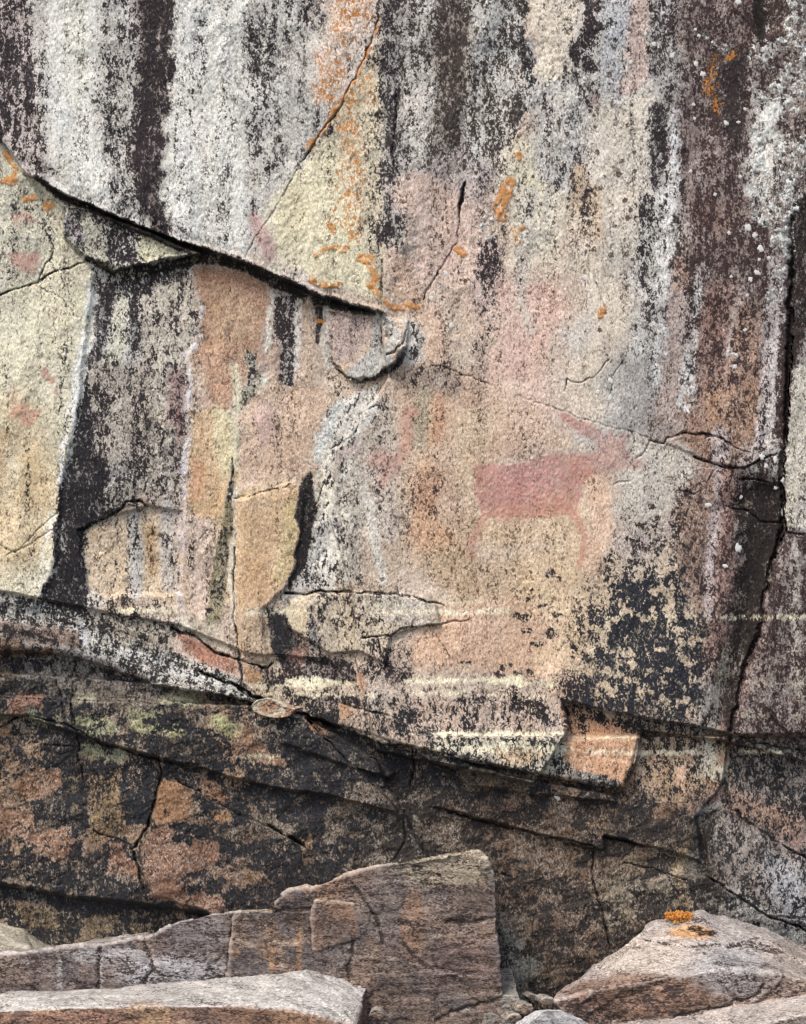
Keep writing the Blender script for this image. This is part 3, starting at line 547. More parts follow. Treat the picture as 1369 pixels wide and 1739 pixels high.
# lip slopes outwards to its shadow edge
Hs(P([(-2000,1000),(0,1050),(140,1075),(280,1140),(430,1180),(440,1195),(380,1188),(270,1168),(200,1140),(130,1116),(60,1108),(-2000,1100)], 12, 3), .03)
Hs(P(flake, 2.2, 3, 1.5), .022); Hs(P([(486,1040),(520,1012),(560,1010),(570,1100),(530,1090),(490,1068)], 20, 3), .01)
Hs(P([(404,850),(500,818),(520,830),(512,900),(495,990),(445,1035),(455,1125),(410,1120)], 4, 3, 1), .012)
Hs(P([(-900,236),(0,240),(60,320),(112,400),(160,468),(134,690),(104,830),(96,960),(60,1030),(-900,960)], 5, 3), .012)
Hs(P([(132,902),(200,874),(252,858),(310,870),(310,1010),(150,1010)], 3, 3), -.018); Hs(P([(176,836),(200,808),(228,812),(232,850),(205,862),(182,872)], 3, 2), .008)
Hs(P([(574,1190),(640,1210),(720,1240),(960,1260),(1085,1245),(1062,1338),(900,1312),(700,1268),(576,1230)], 2.5, 2, 1), .012)
Hs(P([(1130,752),(1150,738),(1225,745),(1275,768),(1300,782),(1262,796),(1205,785),(1175,770)], 3, 3, 1), .010)
Hs(P([(1262,815),(1330,822),(1330,900),(1300,1000),(1285,1060),(1262,1140),(1228,1245),(1205,1236),(1238,1100),(1250,1000),(1256,900),(1230,862)], 26, 6), -.045)
Hs(S([(1345,360,.5),(1345,480,2),(1342,600,4),(1332,740,2),(1328,890,2.5),(1305,990,1),(1290,1060,1.5),(1262,1140,1),(1236,1240,1)], None, 4, 9, 5), -.034)
Hs(P([(1350,560),(3000,400),(3000,1300),(1369,1280),(1300,1200),(1310,1000),(1332,905),(1334,760)], 3, 2), .03)
Hs(P([(1290,60),(1340,40),(1369,-900),(2300,-900),(2300,330),(1350,350),(1340,460),(1300,380),(1310,240),(1270,120)], 16, 8), .015)
# lower wall steps
Hs(P([(-2000,1200),(40,1216),(185,1265),(290,1292),(450,1335),(560,1352),(690,1386),(660,1340),(640,1290),(560,1240),(400,1170),(-2000,1000)], 2.2, 2, 1), .045)
Hs(P([(500,1235),(640,1290),(672,1312),(660,1322),(560,1290),(480,1262)], 2.5, 2, 1), .028); Hs(P([(700,1270),(860,1315),(1040,1350),(1045,1362),(930,1352),(800,1335),(735,1300)], 2.5, 3, 1), .028)
Hs(P([(275,1320),(320,1335),(440,1395),(600,1480),(600,1600),(380,1558),(260,1520),(235,1470),(255,1400)], 2.2, 3, 1), .036)
Hs(P([(-2000,1120),(500,1200),(690,1390),(800,1600),(380,1558),(250,1536),(120,1524),(0,1500),(-2000,1480)], 3, 3, 2), .07)
Hs(P([(740,1370),(1020,1445),(1028,1440),(1026,1418),(1060,1426),(1190,1462),(1182,1390),(1228,1330),(1236,1250),(700,1250)], 2, 3, 1), .03)
Hs(P([(1240,1368),(1320,1430),(3000,1470),(3000,1640),(1300,1555),(1205,1490),(1195,1400)], 2.5, 3, 1), .03)
Hs(P([(1205,1490),(1300,1555),(3000,1700),(3000,2100),(900,2100),(900,1560),(1150,1480)], 3, 3, 1), .02)
for (x, y, r_) in [(1028,1425,10),(1120,1180,1),(620,1140,12),(220,420,8)]: Hs(S([(x,y,r_)], None, 10, 4), -.02)
# broad swells, chipped facets, grain
h += (fbm(U, V, 420, 520, 71, 3)-.5)*.10
cell = fbm(U+N1*60, V+N2*60, 70, 110, 81, 2); midh = sstep(1.3, .5, np.hypot((U-900)/300, (V-800)/260)); h += np.abs(cell-.5)*-.026*(1-.9*midh)
h += (np.floor(fbm(U, V, 120, 60, 91, 3)*14)/14+fbm(U, V, 120, 60, 91, 3)*.0)*.012*0
t = fbm(U+V*.25, V, 60, 34, 91, 3)*9; h += (np.floor(t)+sstep(.0, .25, t-np.floor(t)))*.0005
low = LOW[1]; lm = np.zeros((H, W)); lm[LOW[0]] = low
t = fbm(U-V*.3, V+U*.3, 80, 30, 97, 4)*10; h += lm*(np.floor(t)+sstep(.0, .15, t-np.floor(t)))*.0028
h += N3*.0012*(1+2.5*lm)+(fbm(U, V, 3.2, 4.4, 101, 2)-.5)*.0032*(.5+fbm(U, V, 90, 120, 107, 2))
lipm = np.zeros((H, W)); s_, k_ = P(lip, 6); lipm[s_] = k_
h += lipm*(fbm(U*.9+V*.45, V-U*.36, 60, 5, 111, 3)-.5)*.012
undm = np.zeros((H, W)); s_, k_ = S(band1, None, 8); undm[s_] = k_
h += undm*(fbm(U*.9+V*.4, V-U*.4, 50, 4, 121, 3)-.5)*.012
# streak modulation of coverage, all over
vs = fbm(U+V*.04, V, 13, 190, 131, 4, .6)-.5
cov += vs*(.55*sstep(1300, 900, V)+.1)
cov += (fbm(U, V, 45, 60, 141, 4, .6)-.5)*.35*(.5+lm)
ex2 = P([(1268,830),(1322,830),(1324,890),(1304,980),(1284,1060),(1262,1110),(1262,1000),(1268,900)], 14, 10, 6)
def cdf(a, lo=.30, hi=.70): return sstep(lo, hi, a)
stm = np.zeros((H, W)); s_, k_ = P(st, 40, 30, 6); stm[s_] = k_
b1 = cdf(fbm(U, V, 40, 30, 181, 5, .62)); b2 = cdf(fbm(U, V, 17, 17, 191, 4, .65))
cc = cov; c1 = sstep(-.05, .05, cc-b1); c2 = sstep(-.06, .06, cc-b2)
c3 = sstep(-.05, .05, cc*.96-cdf(fbm(U+V*.2, V, 22, 15, 197, 5, .62), .34, .66)); lw = .85*lm*(1-ex); cov = cov*(1-lw)+(.16+.82*c1*(.6+.4*c3))*lw
cov = cov*(1-.75*stm)+(.1+.88*c2)*.75*stm
mid = sstep(1.2, .8, np.hypot((U-880)/330, (V-800)/330)); cov = cov*(1-.35*mid*(1-stm))
b5 = cdf(fbm(U+V*.03, V, 9, 17, 199, 4, .65)); c5 = sstep(-.12, .12, cov-b5); k5 = .42*(1-lm)*sstep(.12, .4, cov); cov = cov*(1-k5)+k5*c5
Cv(ex2, .98, .8); Cv(P(bk, 5, 6, 3), .99, .7)
cov = np.clip(cov, 0, 1)
Lc *= 1-np.array([.40, .37, .39])*lm[..., None]*(1-.35*ex[..., None])  # lower wall darkened: duller rock, plus below-ledge shade put into the colour
Lc *= (1+(fbm(U+V*.05, V, 18, 120, 151, 4)-.5)*.30+(fbm(U, V, 60, 60, 161, 3)-.5)*.22)[..., None]
tint = (fbm(U, V, 50, 90, 171, 4)-.5)[..., None]; Lc *= 1+tint*np.array([.08, .0, -.12])
gry = (Lc@np.array([.3, .6, .1]))[..., None]; Lc = gry+(Lc-gry)*.80; Lc *= np.array([.985, 1., .985])
Lc = np.clip(Lc, .01, .82)

# world-space points of a face sample
def world(u, v, hh):
    k = (DIST-hh)/DIST
    return np.stack([(u-684.5)*PX*k, -hh, (869.5-v)*PX*k], -1)
def at(u, v, y):        # photo pixel -> point at depth y
    k = (DIST+y)/DIST
    return ((u-684.5)*PX*k, y, (869.5-v)*PX*k)

# ---------------------------------------------------------------- materials
def N(nt, t, **kw):
    n = nt.nodes.new(t)
    for k, v in kw.items(): setattr(n, k, v)
    return n
def math_(nt, op, a, b=None, c=None, clamp=False):
    n = N(nt, "ShaderNodeMath", operation=op, use_clamp=clamp)
    for i, x in enumerate((a, b, c)):
        if x is None: continue
        if isinstance(x, (int, float)): n.inputs[i].default_value = x
        else: nt.links.new(x, n.inputs[i])
    return n.outputs[0]
def mixc(nt, fac, a, b, blend='MIX'):
    n = N(nt, "ShaderNodeMix", data_type='RGBA', blend_type=blend)
    for i, x in ((0, fac), (6, a), (7, b)):
        if isinstance(x, (int, float)): n.inputs[i].default_value = x
        elif isinstance(x, tuple): n.inputs[i].default_value = (*x, 1)
        else: nt.links.new(x, n.inputs[i])
    return n.outputs[2]
def noise(nt, vec, scale, detail=3, rough=.6, dist=0.):
    n = N(nt, "ShaderNodeTexNoise"); n.inputs['Scale'].default_value = scale; n.inputs['Detail'].default_value = detail
    n.inputs['Roughness'].default_value = rough; n.inputs['Distortion'].default_value = dist; nt.links.new(vec, n.inputs['Vector']); return n.outputs[0]
def mapr(nt, x, a, b):
    n = N(nt, "ShaderNodeMapRange", interpolation_type='SMOOTHSTEP'); n.inputs['From Min'].default_value = a; n.inputs['From Max'].default_value = b
    nt.links.new(x, n.inputs['Value']); return n.outputs[0]
def rock_material(name, stretch=(1, 1, .62), kfac=4.5, bump=.55, grain=.5, VEIN=.75):
    m = bpy.data.materials.new(name); m.use_nodes = True; nt = m.node_tree; nt.nodes.clear()
    o = N(nt, "ShaderNodeOutputMaterial"); b = N(nt, "ShaderNodeBsdfPrincipled"); nt.links.new(b.outputs[0], o.inputs[0])
    b.inputs['Roughness'].default_value = .88; b.inputs['Specular IOR Level'].default_value = .25
    tc = N(nt, "ShaderNodeTexCoord"); mp = N(nt, "ShaderNodeMapping"); mp.inputs['Scale'].default_value = stretch
    nt.links.new(tc.outputs['Object'], mp.inputs[0]); v = mp.outputs[0]
    aL = N(nt, "ShaderNodeAttribute", attribute_name="light_mineral").outputs[0]
    aD = N(nt, "ShaderNodeAttribute", attribute_name="dark_crust_and_shade").outputs[0]
    am = N(nt, "ShaderNodeAttribute", attribute_name="cover"); sp = N(nt, "ShaderNodeSeparateColor"); nt.links.new(am.outputs[0], sp.inputs[0])
    cv, og, rd = sp.outputs; wh = am.outputs['Alpha']
    n1 = noise(nt, v, 125, 2, .6, .8); n2 = noise(nt, v, 36, 3, .6); n3 = noise(nt, v, 260, 2, .6)
    s = math_(nt, 'ADD', math_(nt, 'ADD', math_(nt, 'MULTIPLY', n1, .55), math_(nt, 'MULTIPLY', n2, .25)), math_(nt, 'MULTIPLY', n3, .20))
    u = mapr(nt, s, .40, .60)          # about even over 0..1
    g3 = mapr(nt, n3, .36, .64); g1 = mapr(nt, noise(nt, v, 170, 1, .5, .8), .36, .64)
    fac = math_(nt, 'ADD', math_(nt, 'MULTIPLY', math_(nt, 'SUBTRACT', cv, u), math_(nt, 'ADD', 1.6, math_(nt, 'MULTIPLY', mapr(nt, noise(nt, v, 11, 2, .5), .36, .64), kfac))), .5, clamp=True)
    # thin worm-like pits between the crust grains
    n4 = noise(nt, v, 84, 1, .5, 1.4)
    ridge = math_(nt, 'ABSOLUTE', math_(nt, 'SUBTRACT', n4, .5))
    worm = math_(nt, 'SUBTRACT', 1., math_(nt, 'MULTIPLY', ridge, 15.), clamp=True)
    gm = math_(nt, 'ADD', .35, math_(nt, 'MULTIPLY', mapr(nt, noise(nt, v, 7, 3, .6), .38, .62), 1.15))
    worm = math_(nt, 'MULTIPLY', worm, gm)
    wamt = math_(nt, 'MULTIPLY', worm, math_(nt, 'ADD', math_(nt, 'MULTIPLY', cv, 1.8), .30), clamp=True)
    lightk = math_(nt, 'ADD', 1-grain*.62, math_(nt, 'ADD', math_(nt, 'MULTIPLY', g3, grain*.5), math_(nt, 'MULTIPLY', g1, grain*.72)))
    Lv = mixc(nt, 1., aL, lightk, 'MULTIPLY')
    dk = mapr(nt, cv, .02, .42); fleck = mixc(nt, dk, mixc(nt, 1., aL, (.30, .27, .25), 'MULTIPLY'), aD)
    Lv = mixc(nt, math_(nt, 'MULTIPLY', wamt, .75), Lv, fleck)
    n5 = noise(nt, v, 66, 2, .55, 1.6); rg = math_(nt, 'ABSOLUTE', math_(nt, 'SUBTRACT', n5, .5))
    vein = math_(nt, 'MULTIPLY', math_(nt, 'SUBTRACT', 1., math_(nt, 'MULTIPLY', rg, 12.), clamp=True), math_(nt, 'ADD', .25, math_(nt, 'MULTIPLY', g1, .6)))
    vein = math_(nt, 'MULTIPLY', vein, math_(nt, 'ADD', .4, math_(nt, 'MULTIPLY', mapr(nt, noise(nt, v, 9, 2, .6), .38, .62), .9)))
    pale = mixc(nt, .45, mixc(nt, 1., aL, (1.6, 1.6, 1.6), 'MULTIPLY'), (.74, .72, .68))
    Lv = mixc(nt, math_(nt, 'MULTIPLY', vein, VEIN), Lv, pale)
    Dv = mixc(nt, 1., fleck, math_(nt, 'ADD', .55, math_(nt, 'ADD', math_(nt, 'MULTIPLY', g3, .5), math_(nt, 'MULTIPLY', g1, .7))), 'MULTIPLY')
    c = mixc(nt, fac, Lv, Dv)
    c = mixc(nt, math_(nt, 'MULTIPLY', vein, math_(nt, 'MULTIPLY', math_(nt, 'SUBTRACT', 1.1, cv, clamp=True), VEIN*.22)), c, pale)
    # ochre paint soaks into the grain
    rf = math_(nt, 'MULTIPLY', rd, math_(nt, 'ADD', .4, math_(nt, 'MULTIPLY', g1, .75)), clamp=True)
    c = mixc(nt, rf, c, mixc(nt, .5, (.36, .165, .15), mixc(nt, 1., c, (.92, .56, .53), 'MULTIPLY')))
    c = mixc(nt, math_(nt, 'MULTIPLY', vein, math_(nt, 'MULTIPLY', rd, .22), clamp=True), c, pale)
    of = math_(nt, 'ADD', math_(nt, 'MULTIPLY', math_(nt, 'SUBTRACT', og, u), 5.), .5, clamp=True)
    of = math_(nt, 'MULTIPLY', of, math_(nt, 'GREATER_THAN', og, .03))
    oc = mixc(nt, n2, (.36, .13, .03), (.58, .27, .055))
    c = mixc(nt, math_(nt, 'MULTIPLY', of, .82), c, oc)
    wf = math_(nt, 'ADD', math_(nt, 'MULTIPLY', math_(nt, 'SUBTRACT', math_(nt, 'MULTIPLY', wh, .93), u), 4.5), .5, clamp=True)
    wf = math_(nt, 'MULTIPLY', wf, math_(nt, 'GREATER_THAN', wh, .03))
    c = mixc(nt, math_(nt, 'MULTIPLY', wf, .85), c, mixc(nt, g1, (.30, .33, .32), (.74, .78, .77)))
    if VEIN < .5:
        ge = N(nt, "ShaderNodeNewGeometry").outputs['Pointiness']
        c = mixc(nt, math_(nt, 'MULTIPLY', mapr(nt, ge, .515, .58), .55), c, pale)
    nt.links.new(c, b.inputs['Base Color'])
    hgt = math_(nt, 'ADD', math_(nt, 'ADD', math_(nt, 'MULTIPLY', n1, .6), math_(nt, 'MULTIPLY', n3, .35)), math_(nt, 'MULTIPLY', worm, -.25))
    bp = N(nt, "ShaderNodeBump"); bp.inputs['Strength'].default_value = bump; bp.inputs['Distance'].default_value = .004
    nt.links.new(hgt, bp.inputs['Height']); nt.links.new(bp.outputs[0], b.inputs['Normal'])
    return m
MAT = rock_material("lichen_streaked_rock")
MATB = rock_material("broken_rock", (.55, .8, 1.3), 3.5, .9, .7, .35)
def attrs(me, L, D, M):
    for nm, a in (("light_mineral", L), ("dark_crust_and_shade", D), ("cover", M)):
        n = len(me.vertices); buf = np.ones((n, 4), np.float32); buf[:, :a.shape[1]] = a
        at_ = me.color_attributes.new(nm, 'FLOAT_COLOR', 'POINT'); at_.data.foreach_set("color", buf.ravel())
def mesh_np(name, co, quads, nrm=None):
    me = bpy.data.meshes.new(name); me.vertices.add(len(co)); me.vertices.foreach_set("co", co.astype(np.float32).ravel())
    nq = len(quads); me.loops.add(nq*4); me.loops.foreach_set("vertex_index", quads.astype(np.int32).ravel())
    me.polygons.add(nq); me.polygons.foreach_set("loop_start", np.arange(0, nq*4, 4, dtype=np.int32))
    me.update(calc_edges=True); me.validate()
    me.polygons.foreach_set("use_smooth", np.ones(len(me.polygons), bool))
    if nrm is not None: me.normals_split_custom_set_from_vertices(nrm.astype(np.float32))
    return me
POS = world(U, V, h)
du = np.gradient(POS, axis=1); dv = np.gradient(POS, axis=0)
NRM = np.cross(du, dv); NRM /= np.linalg.norm(NRM, axis=2, keepdims=True)
NRM = np.where(NRM[..., 1:2] > 0, -NRM, NRM)
def patch(name, fmask, parent=None, lift=None, M=None, cut=None, mat=None, L=None):
    """faces of the sheet where fmask is true, as a mesh of its own; lift raises it off the rock"""
    ii, jj = np.nonzero(fmask[:H-1, :W-1]); a = ii*W+jj
    q = np.stack([a, a+W, a+W+1, a+1], 1); ids, inv = np.unique(q, return_inverse=True); q = inv.reshape(-1, 4)
    pos = POS.reshape(-1, 3)[ids].copy(); nr = NRM.reshape(-1, 3)[ids]
    if lift is not None: pos += nr*lift.ravel()[ids][:, None]
    me = mesh_np(name, pos, q, nr if lift is None or M is not None and np.max(lift) < .0015 else None)
    me.materials.append(mat or MAT); o = bpy.data.objects.new(name, me); C.objects.link(o)
    if parent: o.parent = parent
    LL = (Lc if L is None else L).reshape(-1, 3)[ids]
    MM = (M if M is not None else M0).reshape(-1, 4)[ids]
    attrs(me, LL, Dc.reshape(-1, 3)[ids], MM)
    return o
base_orange = orange.copy()
for kind, q, _ in ORL: pass
M0 = np.stack([cov, orange, red, white], -1)
# regions of the cliff as parts
def inside(pts, warp=2):
    s, k = P(pts, 1, warp, 1 if warp else 0); r = np.zeros((H, W), bool); r[s] = k > .5; return r
face = inside(FACE)
upper = inside([(-2000,-2000),(3000,-2000),(1360,-200),(1345,300),(1345,560),(1332,740),(1200,700),(1104,745),(880,672),(735,620),(690,600),(655,535),(540,502),(412,445),(240,386),(110,330),(40,292),(5,240),(-2000,-60)])
pill = inside([(1345,-2000),(3000,-2000),(3000,1380),(1240,1245),(1262,1140),(1290,1060),(1328,890),(1345,560)])
leftp = inside([(-2000,-60),(5,240),(100,330),(150,440),(165,470),(134,690),(104,830),(96,980),(60,1025),(-2000,960)])
reg = np.full((H, W), 5); reg[face] = 1; reg[face & inside(lip)] = 4; reg[face & leftp] = 2; reg[face & upper] = 0; reg[face & pill] = 3
cliff = bpy.data.objects.new("cliff", None); C.objects.link(cliff)
tag(cliff, "streaked overhanging rock face of grey, cream and rusty stone split by black cracks", "cliff", kind="structure")
for i, nm in enumerate(["overhanging_slab", "painted_panel", "cream_panel", "side_pillar", "sloping_ledge", "lower_wall"]):
    patch(nm, reg == i, cliff)

# ---------------------------------------------------------------- red ochre paintings: thin coats of paint on the face
def painting(name, masks, label, cat="rock painting", group=None, lift=.0006):
    r = np.zeros((H, W))
    for (s, k), a in masks: r[s] = np.maximum(r[s], k*a)
    r2 = np.maximum(r, red); M = np.stack([cov*.85, orange, r2, white], -1)
    f = r > .02
    o = patch(name, f, None, np.where(f, lift, 0.), M); tag(o, label, cat, group); return o
mo = [(806,786),(818,789),(838,786),(856,790),(880,788),(896,784),(915,776),(940,770),(980,771),(1010,772),(1018,760),(1008,745),(985,735),(962,722),(945,706),(955,702),(985,712),(1010,720),(1024,732),(1030,742),
      (1034,728),(1042,730),(1040,745),(1050,752),(1056,738),(1066,738),(1062,760),(1066,770),(1085,778),(1100,786),(1092,796),(1066,796),(1048,800),(1030,802),(1010,808),(996,816),(990,830),(986,850),(978,868),(968,876),
      (930,876),(890,880),(850,880),(820,876),(812,860),(806,830)]
moose_r = [(P(mo, 5, 3, 4), .92), (S([(968,868,8),(985,890,5),(992,910,3.5),(990,940,3),(985,962,2)], None, 5, 3, 2), .78),
    (S([(826,872,8),(815,890,7),(806,915,7),(800,945,5)], None, 7, 3, 3), .62), (S([(845,884,4),(905,884,3)], None, 6, 3), .3), (S([(900,912,5)], None, 7, 3), .25), (S([(990,905,2.5),(1000,930,2)], None, 5), .2)]
def painting_parts(name, masks, parts, label, cat="rock painting"):
    rr = np.zeros((H, W))
    for (s, k), a in masks: rr[s] = np.maximum(rr[s], k*a)
    s_, k_ = P([(990,690),(1130,690),(1130,830),(1000,830),(1010,770)], 24, 4); rr[s_] *= 1-.34*k_
    rr *= .68+.68*fbm(U+V*.05, V, 11, 60, 351, 4, .65)
    M = np.stack([cov*.9, orange, np.maximum(rr, red), white], -1); f = rr > .02; lift = np.where(f, .0006, 0.)
    root = bpy.data.objects.new(name, None); C.objects.link(root); tag(root, label, cat)
    base = world(880, 885, 0.); root.location = tuple(base)
    for nm, pg in parts:
        m = f & inside(pg, 0) if pg else f; f = f & ~m
        o = patch(nm, m, root, lift, M); o.matrix_parent_inverse = root.matrix_basis.inverted()
painting_parts("moose_painting", moose_r, [("antlers", [(930,690),(1075,690),(1075,756),(1012,756),(1000,748),(930,712)]), ("head", [(1028,700),(1130,700),(1130,830),(1010,830),(1004,775),(1012,756)]),
    ("front_leg", [(955,872),(1020,860),(1020,1000),(955,1000)]), ("hind_leg", [(780,878),(845,878),(860,1000),(780,1000)]), ("body", None)],
    "large red ochre moose painted on the pale rock, facing right with antlers raised")
hands = [([(P([(14,432),(28,428),(48,430),(64,424),(70,436),(66,452),(56,466),(44,462),(24,452)], 4, 3, 3), .55)], "solid rosy red paint blotch just above the thin crack at far left"),
         ([(S([(26,372,4),(36,366,5),(48,368,5),(54,376,3)], None, 5, 3, 3), .5), (S([(28,380,3),(30,384,2)], None, 4), .4)], "small faint red paint mark near the top left, beneath orange lichen"),
         ([(S([(52,631,4)], None, 3, 2, 2), .6), (S([(74,628,4),(80,640,5),(88,646,5)], None, 4, 3, 2), .6), (S([(96,662,3),(97,668,3)], None, 5, 2), .4)], "broken row of small red finger dabs on the cream panel"),
         ([(P([(20,692),(30,684),(48,684),(48,700),(70,692),(66,706),(56,722),(40,726),(34,710),(16,712)], 4, 3, 3), .55), (S([(25,660,4),(22,684,5)], None, 8), .2)], "faded red handprint low on the cream panel")]
for ms, lb in hands: painting("red_paint_mark", [(m_, a_*1.5) for m_, a_ in ms], lb, group="faded red paint marks on the left panel")

# ---------------------------------------------------------------- lichens: raised crusts growing on the face
def lichen(name, masks, label, group, thick=.005, org=1., whi=0., cat="lichen"):
    r = np.zeros((H, W))
    for (s, k), a in masks: r[s] = np.maximum(r[s], k*a)
    if whi: r *= sstep(.36, .50, fbm(U, V, 36, 44, 331, 5, .7)+.035)*(.42+.58*sstep(.4, .58, fbm(U, V, 10, 10, 341, 4, .65)))
    lumps = fbm(U, V, 5, 5, 301, 2); r = r*(.45+.75*sstep(.36, .52, fbm(U, V, 6, 6, 311, 3)))
    f = r > .35
    M = np.stack([cov*.3, np.where(r > .05, r*org*1.05, 0), red, np.where(r > .05, r*whi, 0)], -1)
    lift = np.where(r > .05, .0004+thick*sstep(.3, .9, r)*(.25+lumps), 0)
    o = patch(name, f, None, lift, M); tag(o, label, cat, group); return o
for kind, q, lb in ORL:
    lichen("orange_lichen", [(S(q, None, 2.6, 4, 4), 1.)], lb, "orange lichen patches on the cliff", .004)
lichen("white_lichen", [(P(WL, 5, 12, 7), .78)], "big chalky blue-white lichen crust covering the top right corner", "chalky white lichens on the cliff", .0045, 0, .86)
lichen("white_lichen", [(S([(1278,215,5),(1285,250,10),(1290,290,9),(1300,300,7)], None, 4, 8, 6), .8)], "tall pale lichen island left of the top right crust", "chalky white lichens on the cliff", .006, 0, .8)
lichen("white_lichen", [(S([(1325,440,6),(1322,470,8),(1318,500,10),(1306,510,6)], None, 5, 10, 7), .72)], "ragged white lichen tail hanging below the right-hand crust", "chalky white lichens on the cliff", .006, 0, .9)
lichen("white_lichen", [(S([(1198,60,4),(1210,78,6),(1230,68,6),(1236,80,4),(1215,86,4)], None, 3, 7, 6), .85)], "cluster of white lichen tufts on the dark purple streak near the top", "chalky white lichens on the cliff", .006, 0, .95)
lichen("white_lichen", [(S([(824,365,6),(832,380,9),(815,385,6),(828,400,8)], None, 3, 6, 5), .85)], "white lichen crust directly below the bright orange patch", "chalky white lichens on the cliff", .006, 0, .9)
lichen("white_lichen", [(S([(1260,715,3),(1250,735,4),(1238,740,3)], None, 2, 5, 5), .9), (S([(1245,757,3)], None, 2), .9)] if 0 else [(S([(1226,604,3),(1236,600,4),(1248,606,4)], None, 3, 6, 5), .95)],
       "small white lichen group low on the brown right-hand streak", "chalky white lichens on the cliff", .005, 0, 1.)
# round rosettes: little domes and rings
def simple_mat(name, c, rough=.9, var=.35, scale=180, bump=.5):
    m = bpy.data.materials.new(name); m.use_nodes = True; nt = m.node_tree; b = nt.nodes['Principled BSDF']
    b.inputs['Roughness'].default_value = rough; b.inputs['Specular IOR Level'].default_value = .2
    tc = N(nt, "ShaderNodeTexCoord"); n = noise(nt, tc.outputs['Object'], scale, 3, .65)
    c0 = tuple(float(x)*(1-var) for x in lin(c)); c1 = tuple(min(.9, float(x)*(1+var)) for x in lin(c))
    nt.links.new(mixc(nt, n, c0, c1), b.inputs['Base Color'])
    bp = N(nt, "ShaderNodeBump"); bp.inputs['Strength'].default_value = bump; bp.inputs['Distance'].default_value = .003
    nt.links.new(n, bp.inputs['Height']); nt.links.new(bp.outputs[0], b.inputs['Normal']); return m
M_WHITE = simple_mat("chalk_lichen", (196,198,196)); M_RING = simple_mat("dark_lichen", (96,84,74)); M_ORG = simple_mat("orange_lichen", (190,130,66), .9, .5)
def surf(u, v):
    i = int(np.clip(np.searchsorted(VA, v), 0, H-1)); j = int(np.clip(np.searchsorted(UA, u), 0, W-1)); return POS[i, j], NRM[i, j]
def rosette(name, rad, ring, mat, seed):
    r = random.Random(seed); n = 18; prof = ([(0, .3), (.45, .28), (.7, 1.), (.9, .9), (1.08, -.6)] if ring else [(0, 1.), (.4, 1.05), (.75, .8), (1., .35), (1.12, -.5)])
    ph = [r.uniform(.65, 1.25) for _ in range(n)]; FL = .17; vs_ = [(0, -prof[0][1]*rad*FL, 0)]; fs = []
    for pi, (pr, ph_) in enumerate(prof[1:]):
        for k in range(n):
            a = 2*math.pi*k/n; q = rad*pr*ph[k]; vs_.append((q*math.cos(a), -ph_*rad*FL*r.uniform(.8, 1.2), q*math.sin(a)))
    for k in range(n): fs.append((0, 1+(k+1) % n, 1+k))
    for pi in range(len(prof)-2):
        for k in range(n):
            a = 1+pi*n+k; b_ = 1+pi*n+(k+1) % n; fs.append((a, b_, b_+n, a+n))
    me = bpy.data.meshes.new(name); me.from_pydata(vs_, [], fs); me.materials.append(mat)
    for p in me.polygons: p.use_smooth = True
    return me
dots = [(1231,208,5),(1140,94,5),(1180,107,5),(1193,126,5),(1125,21,4),(1254,2,5),(1180,48,3),(1265,185,3),(1306,192,3),(1254,207,3),(1177,176,3),(1178,200,3),(1186,60,3),(1250,930,8),(1203,857,5),(1233,862,4),(1170,803,4),
        (1256,843,4),(1325,870,6),(1232,960,4),(1270,385,6),(1280,398,5),(1291,422,6),(1304,436,4),(1286,463,5),(1274,474,4),(1240,469,3),(1237,395,3),(1247,622,4),(756,464,5),(732,505,4),(766,551,5),(1035,675,5),(1015,665,4),
        (1036,646,5),(988,657,3),(995,472,4),(1015,485,3),(1004,370,3),(946,1352,6),(1095,57,3),(1110,74,4),(1041,96,3),(1070,105,4),(1093,136,4),(1055,120,3),(1289,440,3),(1213,330,3),(1172,290,3),(1316,780,5),(1301,790,4),(1293,776,5),
        (1330,815,4),(1318,826,4),(1228,560,3),(1268,500,3),(1257,300,3),(1264,560,3)]
meshes = [rosette("white_lichen_spot", .01, False, M_WHITE, s) for s in range(5)]
for i, (x, y, r_) in enumerate(dots):
    p, n_ = surf(x, y); o = bpy.data.objects.new("white_lichen_spot", meshes[i % 5]); C.objects.link(o); s = r_*PX/.01*.95
    o.location = tuple(p); o.scale = (s, s, s); o.rotation_euler = (0, i*1.3, 0)
    if (x, y) == (1325, 870): tag(o, "larger white lichen spot right beside the crevice, on the shaded wedge of rock", "lichen spot", "small white lichen spots"); continue
    if (x, y) == (1250, 930): tag(o, "largest white lichen rosette, alone on the dark streak left of the crevice", "lichen spot", "small white lichen spots"); continue
    sz = "tiny" if r_ <= 3 else "small" if r_ == 4 else "pea-sized" if r_ == 5 else "larger"
    near = ("at the very top of the dark streak right of centre" if x > 1090 and y < 90 else "on the dark streak below the top lichen tufts" if 1090 < x < 1240 and y < 230 else "on the dark purple streak left of the chalky crust" if x > 1240 and y < 320 else
            "scattered beneath the lower tip of the chalky crust" if x > 1240 and y < 640 else "on the brown streak right of the pale stripe" if x > 1110 and y < 640 else "beside the flaked stone next to the right crevice" if x > 1280 and y < 900 else
            "on the black stain below the flaked stone" if x > 1110 else "just above the painted antlers" if y > 600 else "below the bright orange patch" if x < 800 else "on the pale rock between the dark streaks")
    if y < 1300: tag(o, sz+" round white lichen spot "+near, "lichen spot", "small white lichen spots"); continue
    where = ("right-hand dark purple streak" if x > 1110 and y < 700 else "dark rock beside the right-hand crevice" if x > 1110 else "pale pink upper face" if y < 760 else "dark lower wall")
    tag(o, "small round white lichen spot on the "+where, "lichen spot", "small white lichen spots")
